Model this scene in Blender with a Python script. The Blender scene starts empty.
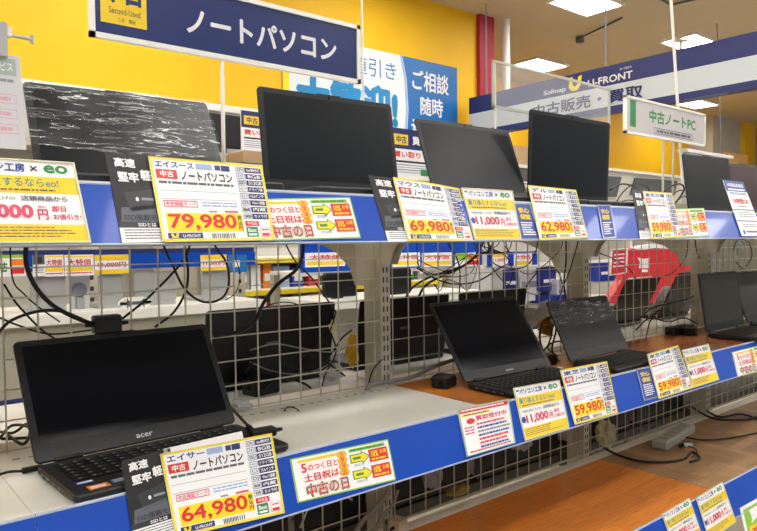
import bpy, math, random
from mathutils import Vector, Matrix, noise
random.seed(4)
C = bpy.context.scene.collection
H = 1.35                                    # lens height above the shop floor
# ------------------------------------------------------------------ camera
YAW, PIT, ROL, F = 0.6895945, -0.0325541, -0.0117203, 676.865
fw = Vector((math.sin(YAW)*math.cos(PIT), math.cos(YAW)*math.cos(PIT), math.sin(PIT)))
r0 = Vector((math.cos(YAW), -math.sin(YAW), 0)); u0 = r0.cross(fw)
rt = r0*math.cos(ROL)+u0*math.sin(ROL); up = -r0*math.sin(ROL)+u0*math.cos(ROL)
CAM = Vector((0, 0, H))
cd = bpy.data.cameras.new('camera'); co = bpy.data.objects.new('camera', cd); C.objects.link(co)
co.matrix_world = Matrix(((rt.x, up.x, -fw.x, 0), (rt.y, up.y, -fw.y, 0), (rt.z, up.z, -fw.z, H), (0, 0, 0, 1)))
cd.sensor_width = 36; cd.lens = F*36/757; cd.clip_start = .02
bpy.context.scene.camera = co
def ray(x, y): return fw+rt*((x-378.5)/F)-up*((y-265.5)/F)
def atY(x, y, Y): d = ray(x, y); return CAM+d*(Y/d.y)
def atZ(x, y, Z): d = ray(x, y); return CAM+d*((Z-H)/d.z)
def atX(x, y, X): d = ray(x, y); return CAM+d*(X/d.x)
# ------------------------------------------------------------------ shop dimensions
PY = 1.32                                   # wire mesh plane
BAYS = [.21, 1.11, 2.0, 2.9, 3.8]           # uprights
ZU, ZL, ZD = H+.087, H-.359, H-.733         # the three shelf surfaces
RAIL = {'u': (.937, H+.003), 'l': (.937, H-.441), 'd': (.853, H-.817)}
RA = Vector((0, .040, .084)); RN = Vector((0, -.084, .040)).normalized()
def onrail(x, y, lev, off=.003):
    p0 = Vector((0, *RAIL[lev]))+RN*off
    d = ray(x, y); return CAM+d*((p0-CAM).dot(RN)/d.dot(RN))
# ------------------------------------------------------------------ materials
def lin(c): return c/12.92 if c <= .04045 else ((c+.055)/1.055)**2.4
def hexc(h): return tuple(lin(int(h[i:i+2], 16)/255) for i in (0, 2, 4))+(1,)
MC = {}
def mat(name, col, rough=.5, metal=0, emit=0, coat=0, spec=.5, var=0, scale=8, bump=0, bscale=200, stretch=None, alpha=1, trans=0, ior=1.45):
    if name in MC: return MC[name]
    m = bpy.data.materials.new(name); m.use_nodes = True; nt = m.node_tree; b = nt.nodes['Principled BSDF']
    c = hexc(col)
    b.inputs['Base Color'].default_value = c; b.inputs['Roughness'].default_value = rough
    b.inputs['Metallic'].default_value = metal; b.inputs['Specular IOR Level'].default_value = spec
    b.inputs['Coat Weight'].default_value = coat; b.inputs['Coat Roughness'].default_value = .05
    b.inputs['Alpha'].default_value = alpha; b.inputs['Transmission Weight'].default_value = trans; b.inputs['IOR'].default_value = ior
    if emit: b.inputs['Emission Color'].default_value = c; b.inputs['Emission Strength'].default_value = emit
    if var or bump:
        tc = nt.nodes.new('ShaderNodeTexCoord'); mp = nt.nodes.new('ShaderNodeMapping')
        nt.links.new(tc.outputs['Object'], mp.inputs['Vector'])
        if stretch: mp.inputs['Scale'].default_value = stretch
    if var:
        n = nt.nodes.new('ShaderNodeTexNoise'); n.inputs['Scale'].default_value = scale; n.inputs['Detail'].default_value = 5
        nt.links.new(mp.outputs['Vector'], n.inputs['Vector'])
        cr = nt.nodes.new('ShaderNodeValToRGB'); cr.color_ramp.elements[0].position = .3; cr.color_ramp.elements[1].position = .7
        cr.color_ramp.elements[0].color = tuple(v*(1-var) for v in c[:3])+(1,)
        cr.color_ramp.elements[1].color = tuple(min(1, v*(1+var)) for v in c[:3])+(1,)
        nt.links.new(n.outputs['Fac'], cr.inputs['Fac']); nt.links.new(cr.outputs['Color'], b.inputs['Base Color'])
    if bump:
        n2 = nt.nodes.new('ShaderNodeTexNoise'); n2.inputs['Scale'].default_value = bscale
        nt.links.new(mp.outputs['Vector'], n2.inputs['Vector'])
        bp = nt.nodes.new('ShaderNodeBump'); bp.inputs['Strength'].default_value = bump; bp.inputs['Distance'].default_value = .002
        nt.links.new(n2.outputs['Fac'], bp.inputs['Height']); nt.links.new(bp.outputs['Normal'], b.inputs['Normal'])
    MC[name] = m; return m
def wood(name, c1, c2, c3, rough=.35, plank=(.45, .09), mode='plank'):
    m = bpy.data.materials.new(name); m.use_nodes = True; nt = m.node_tree; b = nt.nodes['Principled BSDF']; N = nt.nodes.new; L = nt.links.new
    tc = N('ShaderNodeTexCoord'); b.inputs['Roughness'].default_value = rough
    br = N('ShaderNodeTexBrick'); br.inputs['Scale'].default_value = 1; br.inputs['Brick Width'].default_value = plank[0]; br.inputs['Row Height'].default_value = plank[1]
    br.inputs['Mortar Size'].default_value = .0008; br.inputs['Color1'].default_value = hexc(c1); br.inputs['Color2'].default_value = hexc(c2); br.inputs['Mortar'].default_value = hexc(c3)
    mp = N('ShaderNodeMapping'); mp.inputs['Scale'].default_value = (3, 60, 1)
    if mode == 'parquet':
        ck = N('ShaderNodeTexChecker'); ck.inputs['Scale'].default_value = 5.5
        ck.inputs['Color1'].default_value = (0, 0, 0, 1); ck.inputs['Color2'].default_value = (1, 1, 1, 1)
        r1 = N('ShaderNodeMapping'); r1.inputs['Rotation'].default_value = (0, 0, math.radians(90))
        mx = N('ShaderNodeMix'); mx.data_type = 'VECTOR'
        L(tc.outputs['Object'], ck.inputs['Vector']); L(tc.outputs['Object'], r1.inputs['Vector'])
        L(ck.outputs['Fac'], mx.inputs['Factor']); L(tc.outputs['Object'], mx.inputs[4]); L(r1.outputs['Vector'], mx.inputs[5])
        src = mx.outputs[1]
    else: src = tc.outputs['Object']
    L(src, br.inputs['Vector']); L(src, mp.inputs['Vector'])
    n = N('ShaderNodeTexNoise'); n.inputs['Scale'].default_value = 4; n.inputs['Detail'].default_value = 6; n.inputs['Distortion'].default_value = .6
    L(mp.outputs['Vector'], n.inputs['Vector'])
    mr = N('ShaderNodeMapRange'); mr.inputs[1].default_value = .3; mr.inputs[2].default_value = .7; mr.inputs[3].default_value = .72; mr.inputs[4].default_value = 1.15
    L(n.outputs['Fac'], mr.inputs[0])
    mu = N('ShaderNodeMix'); mu.data_type = 'RGBA'; mu.blend_type = 'MULTIPLY'; mu.inputs[0].default_value = 1
    L(br.outputs['Color'], mu.inputs[6]); L(mr.outputs[0], mu.inputs[7]); L(mu.outputs[2], b.inputs['Base Color'])
    return m
white = mat('white_enamel', 'f2f1ea', .28, var=.04)
cream = mat('cream_metal', 'c4beac', .45, var=.05)
slotm = mat('slot_dark', '3a3833', .7)
wirem = mat('wire_cream', 'c0bba8', .4)
wallY = mat('yellow_wall_paint', 'f5c010', .6, var=.03, scale=1.5)
redm = mat('red_wall_paint', 'a8263c', .6)
ceilm = mat('ceiling_board', 'd2c3a6', .8, var=.04, scale=.7)
floorm = mat('floor_vinyl', 'b5aa98', .35, var=.08, scale=2)
wallW = mat('white_wall_paint', 'c9c6bd', .7, var=.03)
navy = mat('navy_print', '26306a', .4)
navyS = mat('navy_sign_face', '27356a', .3, var=.03)
blue = mat('blue_rail_insert', '0a48b4', .3, coat=.12, spec=.3, var=.08, scale=5)
wht = mat('paper_white', 'f2f2f4', .45); gry = mat('print_grey', '8b8f9a', .5)
yel = mat('print_yellow', 'f6dc1c', .45); gold = mat('print_gold', 'f4d02a', .45); red = mat('print_red', 'd8302a', .45)
pink = mat('print_pink', 'd8516e', .45); blk = mat('print_black', '17181b', .45); blu = mat('print_blue', '2b4aa0', .45); lbl = mat('print_light_blue', '9db4dc', .45)
teal = mat('print_teal', '2f8f8c', .45); grn = mat('print_green', '2f8a4e', .45); lgrn = mat('print_light_green', '8fc63c', .45); ora = mat('print_orange', 'f08a2c', .45)
dkg = mat('print_charcoal', '2d3036', .4); mgr = mat('print_mid_grey', '5d626b', .45)
rim = mat('plastic_rim', 'd8d8b8', .25); rimY = mat('yellow_card_edge', 'ecd93a', .35)
pvc = mat('clear_sleeve_rim', 'cfd6da', .12, alpha=.55)
blackp = mat('black_plastic', '0d0d0f', .38, var=.2, scale=30)
rubber = mat('black_rubber', '08080a', .45)
greyc = mat('grey_cable_jacket', '8f8f8c', .45)
whitec = mat('white_cable_jacket', 'd5d5d2', .4)
scr = mat('screen_glass', '060a14', .2, spec=.18)
scrm = mat('matte_screen', '15191f', .32, spec=.25)
lidm = mat('laptop_shell_dark', '16181c', .42, var=.08)
basem = mat('laptop_deck', '222327', .45, var=.05)
keym = mat('key_cap', '101113', .5)
keyl = mat('key_print', '8d8f92', .5)
silver = mat('silver_shell', 'b3b4b3', .35, metal=.3)
pan_em = mat('lamp_diffuser', 'fffcf8', .5, emit=27)
woodO = wood('orange_wood_board', 'e08a3a', 'd07c30', '9a5620', .28)
woodR = wood('reddish_wood_board', 'b47044', 'a2623a', '6a3f24', .22, (.5, .1))
woodP = wood('parquet_board', 'b08c66', '957250', '6f543a', .4, (.36, .045), 'parquet')
# ------------------------------------------------------------------ mesh builders
class MB:
    def __init__(s): s.v = []; s.f = []; s.m = []; s.ms = []; s.sm = []
    def mi(s, m):
        if m not in s.ms: s.ms.append(m)
        return s.ms.index(m)
    def add(s, vs, fs, m, smooth=False):
        b = len(s.v); s.v += [Vector(v) for v in vs]; k = s.mi(m)
        for f in fs: s.f.append([i+b for i in f]); s.m.append(k); s.sm.append(smooth)
    def box(s, a, b, m):
        (x0, y0, z0), (x1, y1, z1) = a, b
        s.add([(x0, y0, z0), (x1, y0, z0), (x1, y1, z0), (x0, y1, z0), (x0, y0, z1), (x1, y0, z1), (x1, y1, z1), (x0, y1, z1)],
              [(0, 3, 2, 1), (4, 5, 6, 7), (0, 1, 5, 4), (1, 2, 6, 5), (2, 3, 7, 6), (3, 0, 4, 7)], m)
    def prism(s, pts, vec, m, smooth=False):
        n = len(pts); vec = Vector(vec); P = [Vector(p) for p in pts]
        s.add(P+[p+vec for p in P], [tuple(range(n))[::-1], tuple(range(n, 2*n))]+[(i, (i+1) % n, n+(i+1) % n, n+i) for i in range(n)], m, False)
    def rbox(s, a, b, r, m, axis=2, bev=0):
        # box whose outline across `axis` has rounded corners
        (x0, y0, z0), (x1, y1, z1) = a, b
        def rr(p0, p1, q0, q1, r):
            o = []
            for cx, cy, a0 in ((p1-r, q1-r, 0), (p0+r, q1-r, 90), (p0+r, q0+r, 180), (p1-r, q0+r, 270)):
                for k in range(5):
                    t = math.radians(a0+k*22.5); o.append((cx+r*math.cos(t), cy+r*math.sin(t)))
            return o
        if axis == 2: P = lambda q, e, h: [(u, w, h) for u, w in rr(x0+e, x1-e, y0+e, y1-e, max(r-e, .0002))]; h0, h1 = z0, z1
        elif axis == 1: P = lambda q, e, h: [(u, h, w) for u, w in rr(x0+e, x1-e, z0+e, z1-e, max(r-e, .0002))]; h0, h1 = y0, y1
        else: P = lambda q, e, h: [(h, u, w) for u, w in rr(y0+e, y1-e, z0+e, z1-e, max(r-e, .0002))]; h0, h1 = x0, x1
        if not bev: rings = [P(0, 0, h0), P(0, 0, h1)]
        else: rings = [P(0, bev, h0), P(0, 0, h0+bev), P(0, 0, h1-bev), P(0, bev, h1)]
        n = 20; vs = [p for rg in rings for p in rg]; fs = []
        for k in range(len(rings)-1):
            for i in range(n): fs.append((k*n+i, k*n+(i+1) % n, (k+1)*n+(i+1) % n, (k+1)*n+i))
        fs.append(tuple(range(n))[::-1]); fs.append(tuple(range((len(rings)-1)*n, len(rings)*n)))
        s.add(vs, fs, m)
    def cyl(s, a, b, r, m, n=10, r2=None):
        a, b = Vector(a), Vector(b); d = (b-a).normalized(); e = d.orthogonal().normalized(); g = d.cross(e); r2 = r if r2 is None else r2
        c = [(e*math.cos(2*math.pi*i/n)+g*math.sin(2*math.pi*i/n)) for i in range(n)]
        s.add([a+q*r for q in c]+[b+q*r2 for q in c], [(i, (i+1) % n, n+(i+1) % n, n+i) for i in range(n)], m, True)
        s.add([a+q*r for q in c]+[b+q*r2 for q in c], [tuple(range(n))[::-1], tuple(range(n, 2*n))], m)
    def tube(s, pts, r, m, n=7, sub=5):
        P = [Vector(p) for p in pts]
        if len(P) > 2:
            Q = [P[0]*2-P[1]]+P+[P[-1]*2-P[-2]]; o = []
            for i in range(1, len(Q)-2):
                for k in range(sub):
                    t = k/sub; a, b, c, d = Q[i-1:i+3]
                    o.append(.5*((2*b)+(c-a)*t+(2*a-5*b+4*c-d)*t*t+(3*b-a-3*c+d)*t**3))
            o.append(P[-1]); P = o
        vs = []; fs = []; e = None
        for i, p in enumerate(P):
            d = (P[min(i+1, len(P)-1)]-P[max(i-1, 0)])
            if d.length < 1e-9: d = Vector((0, 0, 1))
            d.normalize()
            e = d.orthogonal().normalized() if e is None else (e-d*e.dot(d)).normalized()
            g = d.cross(e)
            vs += [p+(e*math.cos(2*math.pi*k/n)+g*math.sin(2*math.pi*k/n))*r for k in range(n)]
            if i: fs += [((i-1)*n+k, (i-1)*n+(k+1) % n, i*n+(k+1) % n, i*n+k) for k in range(n)]
        s.add(vs, fs+[tuple(range(n))[::-1], tuple(range(len(vs)-n, len(vs)))], m, True)
    def build(s, name, parent=None, origin=None):
        me = bpy.data.meshes.new(name); o0 = Vector(origin) if origin is not None else Vector((0, 0, 0))
        me.from_pydata([tuple(v-o0) for v in s.v], [], s.f)
        for m in s.ms: me.materials.append(m)
        me.polygons.foreach_set('material_index', s.m); me.polygons.foreach_set('use_smooth', s.sm); me.update()
        ob = bpy.data.objects.new(name, me); ob.location = o0; C.objects.link(ob)
        if parent: ob.parent = parent
        return ob
def tag(o, label=None, cat=None, group=None, kind=None):
    if label: o['label'] = label
    if cat: o['category'] = cat
    if group: o['group'] = group
    if kind: o['kind'] = kind
    return o
def struct(name, mb, parent=None):
    o = mb.build(name, parent)
    if not parent: o['kind'] = 'structure'
    return o
def thing(name, loc, label, cat, group=None, rz=0):
    o = bpy.data.objects.new(name, None); C.objects.link(o); o.location = loc; o.rotation_euler = (0, 0, rz); o.empty_display_size = .05
    return tag(o, label, cat, group)
# text outlines as mesh pieces, normalised to their box
TX = {}
def glyphs(s, bold):
    k = (s, bold)
    if k not in TX:
        c = bpy.data.curves.new('t', 'FONT'); c.body = s; c.resolution_u = 3
        o = bpy.data.objects.new('t', c); C.objects.link(o); bpy.context.view_layer.update()
        m = bpy.data.meshes.new_from_object(o.evaluated_get(bpy.context.evaluated_depsgraph_get()))
        V = [(v.co.x, v.co.y) for v in m.vertices]; PF = [tuple(p.vertices) for p in m.polygons]
        V2 = []; P2 = []
        for dx, dy in (((-1, 0), (1, 0), (0, 1), (0, -1)) if bold < .035 else ((-1, 0), (1, 0), (0, 1), (0, -1), (.7, .7), (-.7, .7), (.7, -.7), (-.7, -.7))) if bold else ((0, 0),):
            n0 = len(V2); V2 += [(x+dx*bold, y+dy*bold, n0//max(1, len(V))) for x, y in V]; P2 += [tuple(i+n0 for i in f) for f in PF]
        xs = [v[0] for v in V2] or [0, 1]; ys = [v[1] for v in V2] or [0, 1]; x0, x1, y0, y1 = min(xs), max(xs), min(ys), max(ys)
        TX[k] = ([((x-x0)/(x1-x0+1e-9), 1-(y-y0)/(y1-y0+1e-9), z) for x, y, z in V2], P2)
        C.objects.unlink(o); bpy.data.objects.remove(o); bpy.data.curves.remove(c); bpy.data.meshes.remove(m)
    return TX[k]
class Sheet:
    """a printed board: corners in space, front print given in u,v (v down)"""
    def __init__(s, TL, TR, BR, BL, base, th=.0012, edge=None, toward=CAM, bow=0):
        s.c = [Vector(p) for p in (TL, TR, BR, BL)]
        n = (s.c[1]-s.c[0]).cross(s.c[3]-s.c[0]).normalized()
        if n.dot(toward-s.c[0]) < 0: n = -n
        s.n = n; s.mb = MB(); s.th = th; s.bow = bow; edge = edge or base
        K = 8 if bow else 1
        fr = [s.p(i/K, 0, 0) for i in range(K+1)]; fb = [s.p(i/K, 1, 0) for i in range(K+1)]
        bk = [p-n*th for p in fr]; bb = [p-n*th for p in fb]; M = K+1
        s.mb.add(fr+fb, [(i, i+1, M+i+1, M+i) for i in range(K)], base)
        s.mb.add(bk+bb, [(i, M+i, M+i+1, i+1) for i in range(K)], edge)
        s.mb.add(fr+bk, [(i, M+i, M+i+1, i+1) for i in range(K)], edge); s.mb.add(fb+bb, [(i, i+1, M+i+1, M+i) for i in range(K)], edge)
        s.mb.add([fr[0], fb[0], bb[0], bk[0]], [(0, 1, 2, 3)], edge); s.mb.add([fr[-1], fb[-1], bb[-1], bk[-1]], [(3, 2, 1, 0)], edge)
    def p(s, u, v, k=0):
        a = s.c[0].lerp(s.c[1], u); b = s.c[3].lerp(s.c[2], u)
        return a.lerp(b, v)+s.n*(k*.0003-s.bow*(u-.0)**2*(1-v*.3))
    def poly(s, pts, m, k=1): s.mb.add([s.p(u, v, k) for u, v in pts], [tuple(range(len(pts)))], m)
    def rect(s, a, b, c, d, m, k=1):
        n = 6 if s.bow and c-a > .2 else 1
        for i in range(n):
            q, w = a+(c-a)*i/n, a+(c-a)*(i+1)/n; s.poly([(q, b), (w, b), (w, d), (q, d)], m, k)
    def frame(s, a, b, c, d, t, m, k=1, tv=None):
        tv = tv or t
        s.rect(a, b, c, b+tv, m, k); s.rect(a, d-tv, c, d, m, k); s.rect(a, b, a+t, d, m, k); s.rect(c-t, b, c, d, m, k)
    def text(s, t, a, b, c, d, m, k=2, bold=.015, sh=0, zs_=.1):
        vs, fs = glyphs(t, bold)
        s.mb.add([s.p(a+(c-a)*u+sh*(1-v), b+(d-b)*v, k+z*zs_) for u, v, z in vs], fs, m)
    def disc(s, u, v, ru, rv, m, k=1, n=14): s.poly([(u+ru*math.cos(i*6.2832/n), v+rv*math.sin(i*6.2832/n)) for i in range(n)], m, k)
    def lines(s, a, b, c, d, n, m, k=1, fill=.5, ragged=.0):
        h = (d-b)/n
        for i in range(n):
            e = c-(c-a)*ragged*random.random(); x = a
            while x < e:                      # rows of tiny characters
                w = min(random.uniform(.02, .09), e-x); s.rect(x, b+i*h, x+w, b+i*h+h*fill, m, k); x += w+.008
    def build(s, name, label=None, cat=None, group=None, parent=None, rimm=None, rimw=.0025):
        o0 = (s.c[2]+s.c[3])/2
        if parent is None and rimm is not None:
            root = thing(name, o0, label, cat, group)
            o = s.mb.build('printed_sheet', root, o0); o.location = (0, 0, 0)
            r = MB(); P = s.c; n = s.n
            for i in range(4):
                a, b = P[i], P[(i+1) % 4]; c = (P[0]+P[1]+P[2]+P[3])/4
                ai = a+(c-a).normalized()*rimw*1.4; bi = b+(c-b).normalized()*rimw*1.4
                q = [a, b, bi, ai]; r.prism([x+n*.0012-n*s.bow*(0.7 if x in (P[1], P[2]) or i == 1 else 0) for x in q], n*.0008, rimm)
            if not s.bow:
                ro = r.build('sleeve_rim', root, o0); ro.location = (0, 0, 0)
            return root
        o = s.mb.build(name, parent, None if parent else o0)
        return tag(o, label, cat, group)
# ------------------------------------------------------------------ print templates
def p_price(s, price, maker='エイスース', far=0, bare=False):
    s.frame(0, 0, 1, 1, .022, rimY, 1, .03)
    s.text(maker, .04, .045, .36, .125, blu, 2, .03)
    s.rect(.38, .045, .52, .12, lbl); s.rect(.54, .045, .68, .12, navy); s.frame(.54, .045, .6, .12, .005, wht, 2)
    s.rect(.04, .15, .21, .26, red); s.text('中古', .07, .165, .18, .245, wht, 3, .03)
    s.text('ノートパソコン', .24, .15, .69, .27, blk, 2, .03)
    s.lines(.05, .29, .69, .34, 1, mgr, 1, .6)
    s.rect(.04, .40, .7, .405, gry); s.rect(.04, .5, .7, .505, gry)
    s.frame(.06, .52, .34, .6, .006, pink, 1, .01); s.text('中古保証マーク', .075, .535, .325, .585, pink, 2, .02)
    s.lines(.38, .53, .69, .6, 2, lbl, 1, .5)
    s.rect(.43, .635, .5, .655, gry); s.rect(.57, .63, .69, .655, pink)
    s.rect(.06, .665, .72, .89, yel)
    s.text(price, .075, .68, .66, .875, red, 3, .025)
    s.text('税', .672, .69, .712, .75, blk, 3, .02); s.text('込', .672, .755, .712, .81, blk, 3, .02); s.text('円', .672, .82, .712, .875, red, 3, .03)
    s.rect(.05, .9, .34, .965, navy); s.poly([(.075, .91), (.095, .91), (.1, .94), (.115, .94), (.12, .905), (.14, .905), (.13, .957), (.08, .957)], yel, 2)
    s.text('U-FRONT', .17, .92, .32, .955, wht, 3, .02)
    x = .42
    while x < .62: s.rect(x, .91, x+.008, .965, blk); x += random.choice((.014, .02))
    rows = [('CPU', 'Intel第8世代'), ('メモリ', '8GB'), ('SSD', '512GB'), ('ドライブ', 'ドライブ無'), ('モニタ', '15.6インチ'), ('OS', 'Win11搭載'), ('無線', '内蔵'), ('他', 'カメラ付')]
    for i, (a, b) in enumerate(rows):
        y = .045+i*.088
        s.frame(.735, y, .815, y+.07, .004, blu, 1, .006); s.text(a, .745, y+.015, .805, y+.055, blk, 2, .02)
        s.rect(.82, y, .975, y+.07, navy); s.text(b, .835, y+.012, .96, y+.058, wht, 3, .02)
    s.rect(.74, .755, .87, .82, red); s.text('中古品', .76, .765, .85, .81, wht, 3, .01)
    s.rect(.74, .83, .85, .955, grn); s.text('Best', .755, .85, .835, .9, wht, 3, .02); s.rect(.755, .915, .835, .94, wht, 2)
    s.frame(.87, .84, .97, .955, .004, pink, 1); s.rect(.885, .91, .955, .945, red, 2); s.rect(.885, .86, .955, .875, pink, 2)
def p_eo(s, price='11,000', lead='税込'):
    s.disc(.07, .07, .03, .02, grn)
    s.text('パソコン工房', .1, .045, .58, .155, blu, 2, .03); s.text('×', .62, .07, .68, .14, blk, 2, .01); s.text('eo', .73, .05, .93, .155, grn, 2, .03)
    s.rect(0, .2, 1, .41, gold); s.text('乗り換えするならeo!', .06, .22, .83, .335, teal, 2, .015); s.lines(.1, .36, .8, .39, 1, mgr, 2, .7)
    s.text('今回お買い上げの', .06, .455, .48, .5, mgr, 2, .01); s.text('店頭商品から', .52, .44, .88, .505, mgr, 2, .02)
    s.disc(.07, .63, .045, .06, blu); s.text(price, .12, .55, .6, .73, pink, 3, .04)
    s.text('円', .63, .6, .71, .73, pink, 2, .03); s.text('税込', .64, .555, .7, .585, pink, 2, .01)
    s.text('即日', .745, .56, .855, .63, pink, 2, .03); s.text('お値引き!', .745, .655, .965, .725, pink, 2, .02)
    s.rect(0, .78, 1, 1, gold); s.lines(.05, .81, .9, .95, 4, mgr, 2, .35, .4)
def p_camp(s):
    s.frame(0, 0, 1, 1, .012, lgrn, 1, .03)
    s.rect(.06, .08, .45, .14, gold)
    def ol(t, a, b, c, d):
        s.text(t, a-.008, b-.02, c+.008, d+.02, grn, 2, .09); s.text(t, a, b, c, d, wht, 3, .05); s.text(t, a, b, c, d, red, 4, .015)
    s.text('5', .08, .17, .13, .38, red, 4, .03); s.text('のつく日と', .14, .21, .43, .36, red, 4, .02)
    s.text('土日祝は', .09, .42, .43, .6, red, 4, .02)
    ol('中古の日', .1, .66, .5, .93)
    for i, y in enumerate((.14, .28, .42, .56)): s.disc(.485, y, .05, .08, ora, 2); s.disc(.485, y, .04, .06, gold, 3); s.text('お買得品'[i], .465, y-.05, .505, y+.05, red, 4, .01)
    s.rect(.56, .06, .95, .14, lgrn); s.lines(.58, .08, .93, .13, 1, grn, 2, .8)
    for y in (.3, .68):
        s.poly([(.56, y-.1), (.68, y-.1), (.68, y-.16), (.77, y), (.68, y+.16), (.68, y+.1), (.56, y+.1)], grn, 2)
        s.poly([(.57, y-.08), (.688, y-.08), (.688, y-.12), (.755, y), (.688, y+.12), (.688, y+.08), (.57, y+.08)], yel, 3)
        s.rect(.59, y-.03, .67, y+.03, grn, 4); s.lines(.59, y+.14, .7, y+.2, 2, gry, 2, .4)
        s.rect(.76, y-.14, .965, y+.16, red, 2); s.text('10%', .785, y-.1, .86, y+.05, yel, 3, .03); s.text('お得', .88, y-.1, .95, y, gold, 3, .02); s.lines(.78, y+.08, .94, y+.14, 1, gold, 3, .7)
def p_black(s):
    s.text('高速', .12, .05, .5, .16, wht, 2, .04); s.text('堅牢', .14, .21, .52, .33, wht, 2, .04); s.text('軽量', .56, .17, .95, .3, wht, 2, .04)
    s.poly([(.2, .45), (.85, .38), (.9, .6), (.28, .66)], dkg, 1); s.disc(.42, .52, .03, .025, wht, 2); s.rect(.5, .5, .72, .53, gry, 2)
    s.poly([(.1, .62), (1, .56), (1, .78), (.06, .78)], mgr, 1)
    s.text('SSD搭載モデル', .12, .69, .98, .76, dkg, 3, .02)
    s.rect(0, .775, 1, .84, dkg, 2); s.text('SSDとは', .35, .785, .68, .828, wht, 3, .02)
    s.rect(0, .84, 1, 1, wht, 2); s.lines(.08, .86, .95, .98, 4, mgr, 3, .35, .2)
def p_narrow(s):
    s.frame(0, 0, 1, 1, .05, lbl, 1, .02)
    s.text('安心', .2, .12, .8, .27, gold, 2, .04); s.text('保証', .2, .3, .8, .45, gold, 2, .04)
    s.lines(.18, .52, .85, .9, 6, wht, 2, .5, .3)
def p_red(s):
    s.rect(.02, .03, .98, .12, red); s.lines(.05, .05, .9, .1, 1, wht, 2, .7)
    s.rect(.05, .15, .6, .2, yel, 1); s.lines(.1, .16, .55, .19, 1, blk, 2, .6)
    s.text('買取受付中', .3, .22, .92, .33, pink, 2, .03); s.disc(.2, .31, .08, .06, red)
    for i, (c, y) in enumerate(((pink, .38), (blu, .46), (gry, .54), (blu, .62), (red, .7), (pink, .78), (blu, .86))):
        s.lines(.3, y, .95, y+.05, 1, c, 2, .8, .2)
    s.lines(.06, .42, .24, .6, 3, pink, 1, .5); s.lines(.08, .92, .92, .96, 1, red, 1, .7)
def p_long(s):
    s.rect(0, 0, 1, .2, blu); s.text('3年間延長保証', .1, .05, .9, .12, wht, 2, .02); s.rect(.1, .15, .9, .18, wht, 2)
    s.lines(.1, .22, .9, .27, 2, blu, 1, .5); s.text('24時間OK', .12, .33, .88, .43, red, 2, .03); s.lines(.3, .47, .7, .49, 1, mgr, 1, .7)
    s.rect(0, .53, 1, .545, navy); s.lines(.2, .58, .9, .68, 3, gry, 1, .4, .2); s.rect(0, .73, 1, .745, navy)
    s.lines(.2, .79, .9, .86, 2, gry, 1, .4, .2); s.rect(.12, .9, .2, .97, blu); s.lines(.25, .91, .9, .96, 1, blu, 1, .6)
def railcard(kind, px, lev, off, label, grp=None, **kw):
    P = [onrail(x, y, lev, off) for x, y in px]
    if kind == 'price':
        s = Sheet(*P, wht, bow=kw.pop('bow', 0)); p_price(s, kw['price'], kw.get('maker', 'エイスース')); return s.build('price_card', label, 'price card', grp)
    if kind == 'eo': s = Sheet(*P, wht); p_eo(s, kw.get('price', '11,000')); return s.build('discount_card', label, 'discount card', grp, rimm=rim)
    if kind == 'camp': s = Sheet(*P, wht); p_camp(s); return s.build('campaign_card', label, 'campaign card', grp)
    if kind == 'black': s = Sheet(*P, blk); p_black(s); return s.build('storage_info_card', label, 'information card', grp)
    if kind == 'narrow': s = Sheet(*P, blu); p_narrow(s); return s.build('guarantee_card', label, 'information card', grp, rimm=pvc)
    if kind == 'red': s = Sheet(*P, wht); p_red(s); return s.build('notice_card', label, 'information card', grp, rimm=mat('pale_green_rim', 'a8cdb0', .3))
    if kind == 'long': s = Sheet(*P, wht); p_long(s); return s.build('warranty_card', label, 'information card', grp)
    if kind == 'green':
        s = Sheet(*P, wht); s.rect(.06, .08, .94, .92, lgrn); s.rect(.12, .5, .88, .86, gold, 2); s.text('買取', .2, .15, .8, .45, wht, 3, .04); s.text('強化中', .18, .56, .82, .8, red, 3, .03); return s.build('trade_in_card', label, 'information card', grp)

# ================================================================== room
CZ = H+2.5
m = MB(); m.box((-6, -4, -.1), (19, 9, 0), floorm); struct('floor', m)
m = MB(); m.box((-6, -4, CZ), (19, 9, CZ+.1), ceilm); struct('ceiling', m)
m = MB(); m.box((-6, 5.1, 0), (5.64, 5.3, CZ), wallY); struct('wall_back', m)
m = MB(); m.box((5.64, 5.05, 0), (5.88, 5.3, CZ), redm); struct('trim_1', m)
m = MB(); m.box((5.4, 6.8, 0), (14.0, 7, CZ), wallY); struct('wall_far', m)
m = MB(); m.box((14.0, 6.3, 0), (15.3, 7, CZ), wallW); struct('wall_far_pier', m)
m = MB(); m.box((15.3, 6.2, 0), (15.8, 7, CZ), wallY); struct('trim_2', m)
m = MB(); m.box((18.8, -4, 0), (19, 9, CZ), wallW); struct('wall_right', m)
m = MB(); m.box((15.8, 8.8, 0), (18.8, 9, CZ), wallW); struct('wall_end', m)
m = MB(); m.cyl((6.02, 5.0, 0), (6.02, 5.0, CZ), .045, white, 14); tag(m.build('white_pipe', None, (6.02, 5, 0)), 'white vertical pipe beside the red wall stripe', 'pipe')
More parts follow.
